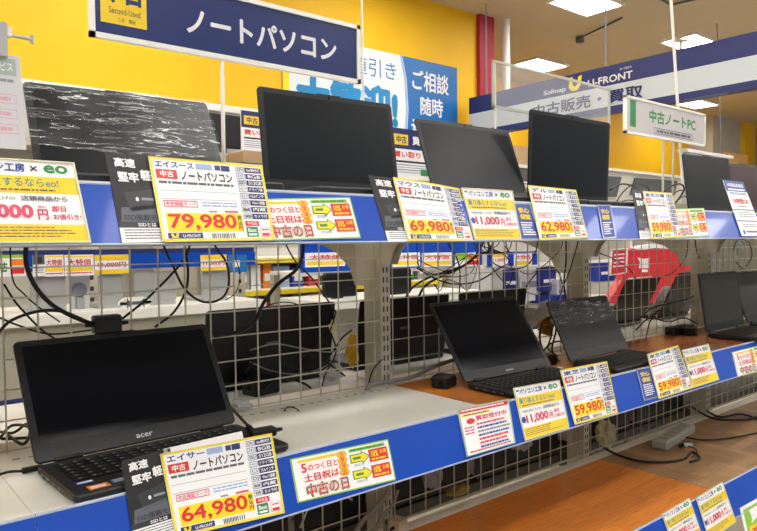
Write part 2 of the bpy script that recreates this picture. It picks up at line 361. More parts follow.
# ceiling lamps
def lamp(x, y, lab=None):
    t = thing('ceiling_lamp', (x, y, CZ), lab or 'square recessed fluorescent lamp in the beige ceiling', 'lamp', 'ceiling lamps')
    f = MB(); w, d = .36, .24
    for a, b in (((-w, -d, -.03), (w, -d+.03, 0)), ((-w, d-.03, -.03), (w, d, 0)), ((-w, -d+.03, -.03), (-w+.03, d-.03, 0)), ((w-.03, -d+.03, -.03), (w, d-.03, 0))): f.box(a, b, white)
    f.build('frame', t)
    f = MB(); f.box((-w+.03, -d+.03, -.018), (w-.03, d-.03, -.008), pan_em); f.build('diffuser', t)
vis = {(6.25, 4.12): 'ceiling lamp at the top edge left of the tall white rod', (7.9, 5.95): 'ceiling lamp above the clear acrylic sign board',
       (8.55, 4.12): 'ceiling lamp right of the tall white rod, above the navy fascia', (12.5, 5.9): 'ceiling lamp seen under the fascia right of the green lettered sign'}
for k, v in vis.items(): lamp(*k, v)
for x in (-3.2, -.8, 1.6, 4.0, 6.4, 8.8, 11.2):
    for y in (2.3, .6, -.95, -2.6): lamp(x, y, 'recessed fluorescent lamp outside the picture over the aisle')
for x in (-3.2, -.8, 1.6, 4.0): lamp(x, 4.12, 'recessed fluorescent lamp near the yellow wall outside the picture')
lamp(11.2, 4.12, 'recessed fluorescent lamp hidden behind the navy and white fascia')
# smoke detector and wires
p = atZ(681, 38, CZ); t = thing('sprinkler_head', p, 'small dark sprinkler head on the ceiling right of the tall white rod', 'sprinkler')
m = MB(); m.cyl((0, 0, -.04), (0, 0, 0), .09, cream, 16); m.build('plate', t); m = MB(); m.cyl((0, 0, -.16), (0, 0, -.04), .02, cream, 10); m.cyl((0, 0, -.2), (0, 0, -.16), .06, cream, 12, .03); m.build('nozzle', t)
m = MB(); a = atY(717, 0, 3.6); b = atY(722, 170, 3.6); m.tube([(a.x, 3.6, CZ), (b.x, 3.6, b.z)], .005, gry); tag(m.build('hanging_wire', None, (a.x, 3.6, CZ)), 'thin dark wire hanging from the ceiling in front of the fascia', 'wire')
m = MB(); pts = [atZ(x, y, CZ-.02) for x, y in ((655, -4), (671, 5), (700, -2), (712, -8))]; m.tube(pts, .012, mgr, sub=1); tag(m.build('ceiling_conduit', None, pts[0]), 'thin dark angular conduit on the ceiling at the top edge', 'conduit')
m = MB(); pts = [atZ(x, y, CZ-.015) for x, y in ((580, 38), (622, 18))]; m.tube(pts, .01, mgr, sub=1); m.cyl(pts[0], pts[0]-Vector((0, 0, .05)), .05, mgr); tag(m.build('ceiling_cable', None, pts[0]), 'thin cable with a small sensor on the ceiling between two lamps', 'cable')

# fascia of the next shop counter
FX = 5.4
f = thing('shop_fascia', (FX, 1, H+1.13), 'long hanging fascia in navy and white with U-FRONT lettering', 'sign')
T = lambda z: H+FX*z
def fx(y0, y1, z0, z1, m, nm, th=.12):
    b = MB(); b.box((FX, y0, z0), (FX+th, y1, z1), m); o = b.build(nm, f, (FX, 1, H+1.13)); o.location = (0, 0, 0); return o
Y1 = FX*.925
fx(1.4, Y1, T(.253), T(.285), navy, 'upper_band'); fx(1.4, Y1, T(.219), T(.253), mat('fascia_white', 'c9d0d4', .45), 'white_band'); fx(1.4, Y1, T(.209), T(.219), navy, 'lower_band')
fo = Vector((FX, 1, H+1.13))
def fasc_text(t, px, m, bold, nm):        # px: left, right, and z fractions
    y0 = atX(px[0], 100, FX).y; y1 = atX(px[1], 100, FX).y
    s = Sheet((FX-.004, y0, T(px[3])), (FX-.004, y1, T(px[3])), (FX-.004, y1, T(px[2])), (FX-.004, y0, T(px[2])), m, .001)
    s.mb = MB(); s.text(t, 0, 0, 1, 1, m, 1, bold, 0, 4); o = s.mb.build(nm, f, fo); o.location = (0, 0, 0)
wl = mat('fascia_letter_white', 'e6e6ea', .4)
fasc_text('U-FRONT', (588, 633, .257, .269), wl, .03, 'lettering')
fasc_text('ユーフロント', (620, 632, .273, .277), wl, .02, 'lettering')
fasc_text('Sofmap', (544, 566, .256, .267), wl, .01, 'lettering')
fasc_text('中古販売・買取', (533, 643, .223, .245), navy, .022, 'lettering')
y0 = atX(569, 90, FX).y; y1 = atX(583, 90, FX).y; s = Sheet((FX-.004, y0, T(.281)), (FX-.004, y1, T(.281)), (FX-.004, y1, T(.256)), (FX-.004, y0, T(.256)), yel, .001)
s.mb = MB(); s.poly([(0.05, .05), (.3, .05), (.28, .6), (.45, .75), (.62, .6), (.68, .1), (.95, .05), (.85, .7), (.6, 1), (.25, 1), (.0, .75)], yel, 1); o = s.mb.build('emblem', f, fo); o.location = (0, 0, 0)
m = MB()
for x, y in ((FX+.06, 1.8), (FX+.06, 3.4), (FX+.06, 4.8)): m.cyl((x, y, T(.285)), (x, y, CZ), .008, gry, 6)
o = m.build('hanger_rod', f, fo); o.location = (0, 0, 0)

# ------------------------------------------------------------------ poster on the yellow wall
WY = 5.085
pl = lambda x, y: atY(x, y, WY)
xl, xr, zt, zb = pl(283, 90).x, pl(457, 68).x, pl(457, 68).z, pl(457, 150).z
sky = mat('poster_blue', '1f6fb8', .3); s = Sheet((xl, WY, zt), (xr, WY, zt), (xr, WY, zb), (xl, WY, zb), mat('poster_white', 'dfe8ea', .35), .004)
s.poly([(.64, 0), (1, 0), (1, 1), (.66, 1), (.675, .6), (.665, .25)], sky, 1); s.poly([(.625, 0), (.637, 0), (.662, .25), (.672, .6), (.657, 1), (.645, 1), (.66, .6), (.65, .25)], lbl, 1)
s.rect(0, 0, .03, 1, yel, 1)
s.text('下取り値引き', .08, .1, .6, .3, sky, 2, .0, 0, 3); s.text('大歓迎!', .06, .38, .61, .86, mat('poster_cyan_letter', '1787c4', .35), 2, .05, 0, 3)
s.text('ご相談', .7, .12, .94, .36, wht, 2, .02, 0, 3); s.text('随時', .75, .42, .9, .64, wht, 2, .02, 0, 3); s.text('承ります!', .69, .7, .96, .93, wht, 2, .02, 0, 3)
s.build('wall_poster', 'big white and blue poster on the yellow wall inviting price talks', 'poster')

# ------------------------------------------------------------------ hanging signs over the gondola
SY = 1.35
def board(px, name, label, face, frame, fw_=.006, th=.012, draw=None, clear=False):
    a, b, c_ = px; x0, x1 = atY(*a, SY).x, atY(*b, SY).x; z1, z0 = c_
    t = thing(name, ((x0+x1)/2, SY, z0), label, 'sign'); o0 = Vector(((x0+x1)/2, SY, z0))
    s = Sheet((x0, SY-.002, z1), (x1, SY-.002, z1), (x1, SY-.002, z0), (x0, SY-.002, z0), face, .008 if not clear else .003, toward=Vector((0, 0, H)))
    if draw: draw(s)
    o = s.mb.build('face', t, o0); o.location = (0, 0, 0)
    m = MB()
    for A, B in (((x0, z1), (x1, z1)), ((x0, z0), (x1, z0)), ((x0, z0), (x0, z1)), ((x1, z0), (x1, z1))):
        m.box((min(A[0], B[0])-fw_, SY-th/2, min(A[1], B[1])-fw_), (max(A[0], B[0])+fw_, SY+th/2, max(A[1], B[1])+fw_), frame)
    o = m.build('frame', t, o0); o.location = (0, 0, 0)
    return t, o0
def d_navy(s):
    s.rect(.025, .02, .165, .8, gold); s.text('中古', .035, .07, .155, .5, navyS, 2, .04); s.text('Second-Used', .05, .56, .145, .65, navyS, 2, 0); s.text('二手　電玩', .075, .7, .13, .76, navyS, 2, 0)
    s.text('ノートパソコン', .295, .31, .895, .72, wl, 2, .03)
t1, o1 = board(((92, 36), (358, 84), (atY(358, 28, SY).z, atY(358, 82, SY).z)), 'category_sign', 'navy hanging sign reading notebook computer in white, yellow square at its left', navyS, white, .005, draw=d_navy)
m = MB(); xr = atY(222, 66, SY).x; m.cyl((xr, SY, H+.10), (xr, SY, atY(222, 62, SY).z), .0045, white, 8); o = m.build('support_rod', t1, o1); o.location = (0, 0, 0)
m = MB(); xr = atY(359, 30, SY).x; m.cyl((xr+.006, SY-.008, H+.12), (xr-.006, SY-.008, CZ), .003, white, 6); o = m.build('hanging_cord', t1, o1); o.location = (0, 0, 0)
clear = mat('clear_acrylic', 'e8ecee', .04, alpha=.16, spec=.9)
cedge = mat('acrylic_edge', 'c9c7bb', .15, alpha=.8)
t2, o2 = board(((493, 62), (609, 89), (H+.4*SY, H+.3*SY)), 'acrylic_sign', 'clear blank acrylic sign board with reflections in front of the fascia', clear, cedge, .004, .006, clear=True)
m = MB(); xr = atY(606, 110, SY).x; m.cyl((xr, SY+.008, H+.1), (xr, SY+.008, H+.3*SY), .0035, white, 8); m.cyl((atY(497, 80, SY).x, SY+.008, H+.1), (atY(497, 80, SY).x, SY+.008, H+.4*SY), .0035, white, 8)
o = m.build('support_rod', t2, o2); o.location = (0, 0, 0)
def d_green(s):
    s.rect(.05, .06, .115, .82, grn); s.text('中古ノートPC', .27, .2, .87, .6, grn, 2, .03)
    s.frame(.33, .72, .83, .9, .004, mgr, 1, .02); s.lines(.36, .77, .8, .85, 1, mgr, 2, 1)
t3, o3 = board(((625, 93), (704, 118), (H+.392*SY, H+.296*SY)), 'used_notebook_sign', 'white hanging sign with green lettering ending in PC', mat('sign_pale_face', 'cfcacb', .25, coat=.5), white, .004, draw=d_green)
m = MB(); 
for px in (663, 673): xr = atY(px, 160, SY).x; m.cyl((xr, SY, H+.1), (xr, SY, H+.296*SY), .0045, cream, 8)
o = m.build('support_rod', t3, o3); o.location = (0, 0, 0)
a = atY(671, 0, SY+.03); b = atY(683, 190, SY+.03); d = (a-b).normalized()
m = MB(); m.cyl(b, a+d*((CZ-a.z)/d.z), .006, white, 10); tag(m.build('white_rod', None, b), 'tall slim white rod rising to the ceiling behind the green lettered sign', 'rod')

# leaflet clipped at the left edge
LY = 1.27
t = thing('hanging_leaflet', atY(10, 150, LY), 'pale printed leaflet in a clear sleeve hanging from a metal clip at the left edge', 'leaflet'); lo = atY(10, 150, LY)
x0, x1 = atY(0, 100, LY).x-.09, atY(21, 100, LY).x; z1, z0 = atY(15, 56, LY).z, atY(15, 150, LY).z
s = Sheet((x0, LY, z1), (x1, LY, z1), (x1+.004, LY-.01, z0), (x0, LY-.01, z0), mat('leaflet_paper', 'cfcfd3', .4), .001)
s.rect(.02, .04, .94, .22, mat('leaflet_green', 'a9b7ae', .5)); s.text('下取サービス', .4, .08, .9, .18, wht, 2, .01); s.lines(.5, .26, .9, .3, 1, gry, 1, .8)
for y in (.42, .58, .74): s.frame(.45, y, .92, y+.1, .008, mat('leaflet_pink', 'd9a5b5', .5)); s.lines(.5, y+.03, .85, y+.07, 1, mat('leaflet_pink', 'd9a5b5', .5), 1, 1)
o = s.mb.build('sheet', t, lo); o.location = (0, 0, 0)
m = MB(); m.box((x1-.035, LY-.012, z1-.005), (x1-.02, LY+.006, z1+.05), silver); m.box((x1-.045, LY-.008, z1+.03), (x1-.012, LY+.008, z1+.045), white)
o = m.build('clip', t, lo); o.location = (0, 0, 0)
m = MB(); m.tube([(x0-.1, LY, z1+.033), (x1-.02, LY, z1+.033), (x1+.02, LY, z1+.032)], .003, silver); m.cyl((x1+.02, LY, z1+.025), (x1+.02, LY, z1+.04), .003, silver); o = m.build('hook_rod', t, lo); o.location = (0, 0, 0)

# ================================================================== the display gondola
for i, x in enumerate(BAYS):
    t = thing('gondola_upright', (x, PY, 0), ['cream slotted upright outside the picture on the left', 'cream slotted steel upright between the white shelf and the orange wood shelf', 'cream slotted steel upright behind the laptop with plastic film on its screen',
              'cream slotted steel upright at right beside the olive grey screen', 'cream slotted upright at the right end of the display'][i], 'upright', 'uprights of the display gondola')
    m = MB(); m.box((-.016, 0, 0), (.016, .067, H+.12), cream); m.box((-.02, .012, 0), (.02, .055, .05), cream); m.build('post', t)
    m = MB(); z = .1
    while z < H+.08:
        for dx in (-.008, .004): m.box((dx, -.0006, z), (dx+.004, .001, z+.014), slotm)
        z += .025
    m.build('slots', t)
GW = .0556
for i in range(-1, 4):
    x0, x1 = (BAYS[i]+.02, BAYS[i+1]-.02) if i >= 0 else (-.7, .19)
    m = MB(); r = .0013; z0, z1 = ZD+.006, H+.05; zb = atY(60, 250.5, PY).z
    n = int((x1-x0)/GW); off = (x1-x0-n*GW)/2
    for k in range(n+1): x = x0+off+k*GW; m.box((x-r, PY+.004, z0), (x+r, PY+.004+2*r, z1), wirem)
    z = zb-14*GW
    while z < z1:
        if z > z0: m.box((x0, PY+.004-2*r, z-r), (x1, PY+.004, z+r), wirem)
        z += .0535
    m.box((x0, PY+.002, z0-.003), (x1, PY+.008, z0+.002), wirem)
    lab = ['', '', '', ''][0]
    o = m.build('wire_mesh_panel', None, ((x0+x1)/2, PY, z0))
    tag(o, {-1: 'cream wire mesh panel outside the picture on the left', 0: 'cream wire mesh panel behind the large laptop on the white shelf', 1: 'cream wire mesh panel behind the two laptops on the orange wood',
            2: 'cream wire mesh panel in front of the red display', 3: 'cream wire mesh panel at the far right'}[i], 'wire mesh', 'mesh back panels of the gondola')
def shelf(i, lev, label):
    x0, x1 = (BAYS[i]+.0004, BAYS[i+1]-.0004) if i >= 0 else (-.69, BAYS[0]-.0004)
    z = {'u': ZU, 'l': ZL, 'd': ZD}[lev]; ry, rz = RAIL[lev]; ty = ry+.040
    t = thing('deck_shelf' if lev == 'd' else 'display_shelf', ((x0+x1)/2, PY, z), label, 'shelf', {'u': 'upper shelves', 'l': 'middle shelves', 'd': 'bottom shelves'}[lev]); o0 = Vector(((x0+x1)/2, PY, z))
    def B(m, nm, par=None):
        o = m.build(nm, par or t, o0)
        o.location = (0, 0, 0)
        return o
    m = MB(); th = .004 if lev != 'u' else 0
    wd = {('l', 1): woodO, ('l', 2): woodR, ('l', 3): woodR, ('d', 0): woodO, ('d', 1): woodO, ('d', -1): woodO, ('d', 2): woodP, ('d', 3): woodP}.get((lev, i))
    e = .003 if wd else 0
    m.box((x0, ty+.002, z-.03), (x1, PY-.004, z-e), white); B(m, 'shelf_board')
    if wd: m = MB(); m.box((x0+.001, ty+.003, z-e), (x1-.001, PY-.05 if lev == 'd' else PY-.03, z), wd); B(m, 'wood_cover')
    if not wd:
        m = MB(); k = x0+.03
        while k < x1-.03: m.box((k, PY-.05, z-.0005), (k+.012, PY-.047, z+.0003), slotm); k += .025
        B(m, 'slot_row')
    # slanted price rail
    m = MB(); a = Vector((x0, ry, rz)); n = RN; L = RA
    m.prism([a, a+L, a+L-n*.003, a-n*.003], (x1-x0, 0, 0), white)
    m.prism([a-L*.02-n*.002, a-L*.02+n*.0035, a+n*.0035, a-n*.002], (x1-x0, 0, 0), mat('rail_lip', 'b9c4d6', .25)); m.prism([a+L-n*.003, a+L+n*.002, a+L*1.04+n*.002, a+L*1.04-n*.003], (x1-x0, 0, 0), mat('rail_lip', 'b9c4d6', .25))
    m.box((x0, ty-.002, z-.028), (x1, ty+.004, z-.0), white)
    r = B(m, 'price_rail')
    m = MB(); m.prism([a+n*.0002+L*.01, a+n*.0002+L*.99, a+n*.0016+L*.99, a+n*.0016+L*.01], (x1-x0, 0, 0), blue); q = B(m, 'blue_insert', r); q['label'] = 'glossy blue strip'
    # curved brackets at both ends, front and rear
    if lev == 'u' and i >= 0:
        for s_ in (1, -1):
            m = MB(); xx = x0+.012 if s_ > 0 else x1-.014; c = [(0, .0), (.2, 0), (.2, -.012), (.13, -.022), (.085, -.04), (.05, -.075), (.035, -.11), (0, -.11)]
            m.prism([(xx, PY-u, z-.03+w) for u, w in c], (.002, 0, 0), cream); B(m, 'bracket')
    return t
names = {'u': ['upper shelf bay at the left edge under the eo discount sheet', 'upper shelf carrying the film wrapped laptop and the laptop beside it', 'upper shelf carrying the two middle laptops', 'upper shelf carrying the small far screen at right', 'upper shelf at the far right edge'],
         'l': ['middle shelf bay beyond the left edge with only its blue rail showing', 'white middle shelf under the large near laptop', 'orange wood middle shelf under two laptops', 'reddish wood middle shelf under the olive grey screen', 'reddish wood middle shelf at the far right edge'],
         'd': ['bottom shelf bay outside the picture', 'bottom shelf with orange wood hidden below the white shelf', 'bottom shelf with bright orange wood top', 'bottom shelf with pale brown parquet top', 'bottom shelf at far right with parquet top']}
for lev in 'uld':
    for i in range(-1, 4): shelf(i, lev, names[lev][i+1])
# top bar and the rear half of the gondola
m = MB(); m.box((-.7, PY+.08, H+.10), (3.8, PY+.10, H+.155), cream); tag(m.build('top_bar', None, (1.5, PY+.09, H+.1)), 'long cream bar running along the top of the gondola behind the upper laptops', 'bar')
for lev, z in (('upper', H+.07), ('middle', ZL), ('bottom', ZD)):
    for i in range(0, 4):
        x0, x1 = BAYS[i], BAYS[i+1]
        t = thing('rear_shelf', ((x0+x1)/2, PY+.07, z), f'{lev} shelf on the back side of the mesh panel, ' + ['bay behind the large near laptop', 'bay behind the orange wood shelf', 'bay behind the reddish wood shelf', 'bay at the far right'][i], 'shelf', 'shelves on the back side'); o0 = Vector(((x0+x1)/2, PY+.07, z))
        m = MB(); m.box((x0+.003, PY+.071, z-.03), (x1-.003, PY+.41, z), white if lev != 'bottom' else mat('shade_dark_shelf', '3b362f', .6)); o = m.build('shelf_board', t, o0); o.location = (0, 0, 0)  # bottom boards coloured dark for the shade and black clutter down there
        if lev == 'upper':
            for xx in (x0+.012, x1-.014):
                m = MB(); c = [(0, .0), (.26, 0), (.26, -.03), (.18, -.045), (.12, -.065), (.06, -.105), (.04, -.15), (0, -.15)]
                m.prism([(xx, PY+.07+u, z-.03+w) for u, w in c], (.002, 0, 0), cream); o = m.build('bracket', t, o0); o.location = (0, 0, 0)
        m = MB(); m.box((x0+.003, PY+.41, z-.07), (x1-.003, PY+.416, z+.01), navy); o = m.build('price_rail', t, o0); o.location = (0, 0, 0)

# ================================================================== laptops
film = None
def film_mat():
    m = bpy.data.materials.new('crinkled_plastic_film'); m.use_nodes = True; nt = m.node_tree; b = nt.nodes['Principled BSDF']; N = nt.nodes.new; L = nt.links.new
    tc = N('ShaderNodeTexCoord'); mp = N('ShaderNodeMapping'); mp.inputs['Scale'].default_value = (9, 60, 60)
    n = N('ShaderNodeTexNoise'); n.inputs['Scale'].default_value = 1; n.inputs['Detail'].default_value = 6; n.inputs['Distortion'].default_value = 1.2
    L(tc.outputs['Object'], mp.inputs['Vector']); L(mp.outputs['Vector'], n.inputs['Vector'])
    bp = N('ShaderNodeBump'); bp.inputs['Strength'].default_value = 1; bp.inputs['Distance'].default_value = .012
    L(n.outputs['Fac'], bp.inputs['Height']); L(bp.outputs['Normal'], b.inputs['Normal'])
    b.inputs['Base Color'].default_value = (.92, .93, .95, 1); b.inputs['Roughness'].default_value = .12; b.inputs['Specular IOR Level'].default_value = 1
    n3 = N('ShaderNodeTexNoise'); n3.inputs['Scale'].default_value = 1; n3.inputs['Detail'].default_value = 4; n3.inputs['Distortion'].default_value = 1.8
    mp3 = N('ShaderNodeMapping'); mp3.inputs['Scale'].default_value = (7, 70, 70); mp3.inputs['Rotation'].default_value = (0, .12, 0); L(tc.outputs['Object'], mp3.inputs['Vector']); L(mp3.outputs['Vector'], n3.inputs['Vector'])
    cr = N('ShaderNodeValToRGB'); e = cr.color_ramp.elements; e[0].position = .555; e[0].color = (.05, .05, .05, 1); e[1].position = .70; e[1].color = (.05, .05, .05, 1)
    q = cr.color_ramp.elements.new(.592); q.color = (.85, .85, .85, 1); q = cr.color_ramp.elements.new(.625); q.color = (.06, .06, .06, 1)  # white crease streaks in the alpha stand in for lamp reflections
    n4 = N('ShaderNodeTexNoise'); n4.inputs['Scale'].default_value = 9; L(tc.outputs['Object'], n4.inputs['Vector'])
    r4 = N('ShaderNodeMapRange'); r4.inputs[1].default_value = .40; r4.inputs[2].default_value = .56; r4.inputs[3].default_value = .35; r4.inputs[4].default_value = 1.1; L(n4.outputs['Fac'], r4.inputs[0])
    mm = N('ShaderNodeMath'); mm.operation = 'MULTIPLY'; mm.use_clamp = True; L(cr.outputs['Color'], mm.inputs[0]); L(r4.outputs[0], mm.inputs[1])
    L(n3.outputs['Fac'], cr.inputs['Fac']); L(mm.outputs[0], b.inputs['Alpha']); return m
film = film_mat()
def laptop(x, y, yaw, w, L, tilt, zs, label, D=.235, th=.018, logo=None, wrap=None, screen=scr, deck=basem, shell=lidm, detail=True, bez=.012, chin=.028, glow=None, stickers=False, closed_keys=False, group='laptops on the shelves'):
    t = thing('laptop', (x, y, zs), label, 'laptop', group, math.radians(yaw))
    m = MB(); m.rbox((0, -D, .002), (w, 0, th), .012, deck, 2, .003); m.build('base', t)
    kb = MB(); kw = (w-.05)/15
    ks = min(1, (D-.028)/.13)
    kb.box((.02, -.022-ks*.103, th-.0002), (w-.02, -.018, th+.0004), mat('key_well', '121315', .5))
    for r_ in range(6):
        for k in range(15):
            if r_ == 5 and 4 < k < 9:
                if k == 5: kb.rbox((.025+4*kw, -.022-.1*ks, th), (.025+9*kw-.002, -.022-.086*ks-.0005, th+.002), .002, keym, 2)
                continue
            if r_ == 5 and k == 4: continue
            x0 = .025+k*kw; y1 = -.022-r_*.0172*ks; kb.box((x0, y1-.0148*ks, th), (x0+kw-.0025, y1, th+.002), keym)
            if detail: kb.box((x0+.003, y1-.008*ks, th+.002), (x0+.0075, y1-.004*ks, th+.0022), keyl)
    kb.build('keyboard', t)
    if D > .165: m = MB(); m.rbox((w*.32, -D+.006, th-.0003), (w*.62, -.13*ks-.012, th+.0004), .004, mat('touchpad', '222326', .3), 2); m.build('touchpad', t)
    ta = math.radians(tilt); A = Vector((0, math.sin(ta), math.cos(ta))); Nn = Vector((0, -math.cos(ta), math.sin(ta)))
    R = Matrix((Vector((1, 0, 0)), A, Nn)).transposed()      # lid local x, up, outward to viewer
    o = Vector((0, 0, th+.002))
    def lid(mb, nm, par=t):
        for i, v in enumerate(mb.v): mb.v[i] = o+R@v
        return mb.build(nm, par)
    m = MB(); m.rbox((0, 0, -.006), (w, L, 0), .009, shell, 2, .0015); ld = lid(m, 'lid')
    m = MB(); m.box((bez, chin, -.0002), (w-bez, L-bez, .0004), screen); lid(m, 'screen', ld)
    m = MB(); m.cyl((w/2, L-bez/2, 0), (w/2, L-bez/2, .0008), .002, scr); m.box((w/2-.03, L-.001, -.0062), (w/2+.03, L+.0012, 0.0004), rubber); lid(m, 'webcam', ld)
    for h0, h1 in ((.03, w*.2), (w*.8, w-.03)): m = MB(); m.cyl((h0, .003, th+.001), (h1, .003, th+.001), .006, rubber); m.build('hinge', t)
    if detail:
        m = MB()
        for k, (a, b) in enumerate(((.03, .012), (.055, .016), (.085, .014), (.11, .014), (.13, .006))): m.box((-.0004, -a-b, .006), (.001, -a, .012), mat('port_dark', '050506', .4)); m.box((-.0006, -a-b+.002, .0075), (.0006, -a-.002, .009), silver)
        m.build('ports', t)
    if logo:
        vs, fs = glyphs(logo, .02); m = MB(); lw, lh = .03, .007
        m.add([(w/2-lw/2+u*lw, chin*.3+(1-v)*lh, .0006+z*.00004) for u, v, z in vs], fs, silver); q = lid(m, 'maker_logo', ld)
    if stickers:
        m = MB(); m.box((.018, -D+.044, th), (.043, -D+.058, th+.0004), blu); m.box((.02, -D+.048, th+.0004), (.041, -D+.054, th+.0006), wht); m.build('blue_sticker', t)
        m = MB(); m.box((.025, -D+.012, th), (.055, -D+.03, th+.0004), ora); m.box((.028, -D+.016, th+.0004), (.05, -D+.024, th+.0006), wht); m.build('orange_sticker', t)
        m = MB(); m.box((.06, -D+.018, th), (.105, -D+.034, th+.0004), sky)
        for q in range(3): m.box((.063, -D+.02+q*.005, th+.0004), (.1, -D+.022+q*.005, th+.0006), wht)
        m.build('blue_feature_sticker', t)
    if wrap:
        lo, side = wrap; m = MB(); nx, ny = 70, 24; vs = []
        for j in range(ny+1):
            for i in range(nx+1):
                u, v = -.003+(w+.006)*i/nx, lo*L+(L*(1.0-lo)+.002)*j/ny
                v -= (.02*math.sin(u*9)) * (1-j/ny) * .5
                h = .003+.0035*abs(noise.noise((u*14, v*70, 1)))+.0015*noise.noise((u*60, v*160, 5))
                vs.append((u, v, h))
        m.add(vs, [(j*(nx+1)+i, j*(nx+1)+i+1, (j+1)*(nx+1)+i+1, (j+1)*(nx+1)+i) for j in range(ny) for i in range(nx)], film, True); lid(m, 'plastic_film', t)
    return t
laptop(.253, 1.165, 2.6, .360, .216, 32, ZL, 'large black laptop open on the white shelf, nearest to the camera', D=.184, th=.014, logo='acer', stickers=True)
laptop(1.211, 1.137, -1.5, .336, .229, 35.5, ZL, 'black laptop open on the orange wood left of the film covered one', D=.143, th=.014, logo='dynabook', screen=scr)
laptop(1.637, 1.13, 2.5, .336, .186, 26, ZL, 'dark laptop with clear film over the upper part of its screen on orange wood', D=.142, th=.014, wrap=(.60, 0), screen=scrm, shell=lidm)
laptop(2.488, 1.138, .5, .33, .216, 8, ZL, 'black laptop with an olive grey screen on the reddish wood shelf', D=.2, screen=mat('olive_screen', '3a382c', .35, spec=.3), detail=False)
laptop(2.90, 1.16, 0, .33, .216, 22, ZL, 'black laptop cut by the right edge on the reddish wood shelf', D=.2, screen=mat('dim_screen', '24262a', .3), detail=False)
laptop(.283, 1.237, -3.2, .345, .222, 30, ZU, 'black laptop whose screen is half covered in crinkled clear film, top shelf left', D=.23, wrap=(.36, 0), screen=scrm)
laptop(.700, 1.205, -3.5, .345, .222, 8, ZU, 'black laptop on the top shelf right of the film covered one', D=.2, screen=scrm)
laptop(1.16, 1.185, -2, .35, .222, 20, ZU, 'leaning black laptop on the top shelf above the 69,980 yen card', D=.19, screen=scrm)
laptop(1.514, 1.183, -1, .386, .258, -2, ZU, 'upright black laptop on the top shelf above the 62,980 yen card', D=.19, screen=scrm, detail=False)
laptop(2.53, 1.225, -5, .33, .222, 7, ZU, 'dark grey screened laptop at right on the top shelf beside the blue headed long card', D=.2, screen=mat('grey_screen', '24262a', .35, spec=.3), detail=False)
laptop(2.93, 1.23, -4, .33, .222, 12, ZU, 'laptop with a dark red screen cut by the right edge on the top shelf', D=.2, screen=mat('maroon_screen', '35121a', .3, spec=.2), detail=False)

# rear laptops: lids seen from behind through the mesh
def rear_laptop(x, y, w, L, tilt, z, label, shell=None, yaw=0):
    shell = shell or mat('black_lid_back', '0e1014', .35)
    t = thing('rear_laptop', (x+w/2, y, z), label, 'laptop', 'laptops seen from behind through the mesh', math.radians(yaw))
    m = MB(); m.rbox((-w/2, 0, .002), (w/2, .2, .018), .01, shell, 2, .002); m.build('base', t)
    ta = math.radians(tilt); A = Vector((0, -math.sin(ta), math.cos(ta))); Nn = Vector((0, -math.cos(ta), -math.sin(ta))); R = Matrix((Vector((1, 0, 0)), A, Nn)).transposed()
    m = MB(); m.rbox((-w/2, 0, -.006), (w/2, L, 0), .009, shell, 2, .0015)
    for i, v in enumerate(m.v): m.v[i] = Vector((0, 0, .018))+R@v
    ld = m.build('lid', t)
    m = MB(); m.rbox((-.02, L/2-.004, 0), (.02, L/2+.004, .0006), .003, mgr, 2)
    for i, v in enumerate(m.v): m.v[i] = Vector((0, 0, .018))+R@v
    m.build('lid_emblem', ld)
    m = MB(); m.cyl((-w/2+.03, 0, .018), (w/2-.03, 0, .018), .006, rubber); m.build('hinge', t)
    return t
brn = mat('brown_black_lid', '2b2824', .45)
for a in ((.69, 1.50, .37, .19, 10, ZL, 'black laptop lid behind the mesh between the large near laptop and the first upright'),
          (1.15, 1.5, .35, .185, 8, ZL, 'black laptop lid behind the mesh left of the first orange wood laptop'), (1.55, 1.5, .33, .185, 8, ZL, 'black laptop lid behind the mesh between the two orange wood laptops'),
          (2.47, 1.53, .27, .205, 25, ZL, 'brown black laptop lid leaning below the red display', brn), (2.9, 1.54, .28, .215, 25, ZL, 'brown black laptop lid leaning left of the olive grey screen', brn),
          (.50, 1.40, .36, .2, 2, ZD, 'black laptop lid low behind the mesh under the left campaign card'), (.88, 1.40, .22, .2, 2, ZD, 'small black laptop lid low behind the mesh left of the first upright'),
          (1.14, 1.40, .36, .2, 2, ZD, 'black laptop lid low behind the mesh right of the first upright'),
          (1.53, 1.40, .42, .2, 2, ZD, 'black laptop lid low behind the mesh left of the second upright'), (2.04, 1.40, .38, .2, 2, ZD, 'black laptop lid low behind the mesh above the pale power strip'), (2.46, 1.40, .38, .2, 2, ZD, 'black laptop lid low behind the mesh at far right')):
    rear_laptop(*a)

# ================================================================== cards on the rails
G = 'printed cards on the price rails'
railcard('eo', ((-55, 155), (74, 163), (91, 243), (-52, 244)), 'u', .004, 'wide discount sheet with eo logo at the left edge of the top rail', price='25,000')
railcard('black', ((105, 152), (160, 158), (176, 242), (122, 243)), 'u', .003, 'large black storage info card on the top rail right of the eo sheet')
railcard('price', ((148, 156), (262, 166), (275, 240), (163, 242)), 'u', .007, 'yellow edged price card reading 79,980 between a black card and the wide campaign card', price='79,980')
railcard('camp', ((250, 199), (350, 197), (361, 238), (262, 241)), 'u', .003, 'green edged campaign card with two yellow arrows on the top rail right of 79,980')
railcard('black', ((368, 175), (410, 180), (424, 241), (388, 242)), 'u', .003, 'black storage info card on the top rail between campaign card and 69,980 card')
railcard('price', ((393, 177), (461, 187), (475, 240), (408, 241)), 'u', .006, 'yellow edged price card reading 69,980, slightly curled', price='69,980', maker='マウス', bow=.006)
railcard('eo', ((461, 188), (512, 191), (521, 240), (475, 240)), 'u', .003, 'white and yellow 11,000 yen discount card on the top rail right of 69,980')
railcard('narrow', ((513, 203), (530, 204), (541, 240), (521, 240)), 'u', .002, 'narrow blue guarantee card between the top 11,000 and 62,980 yen cards')
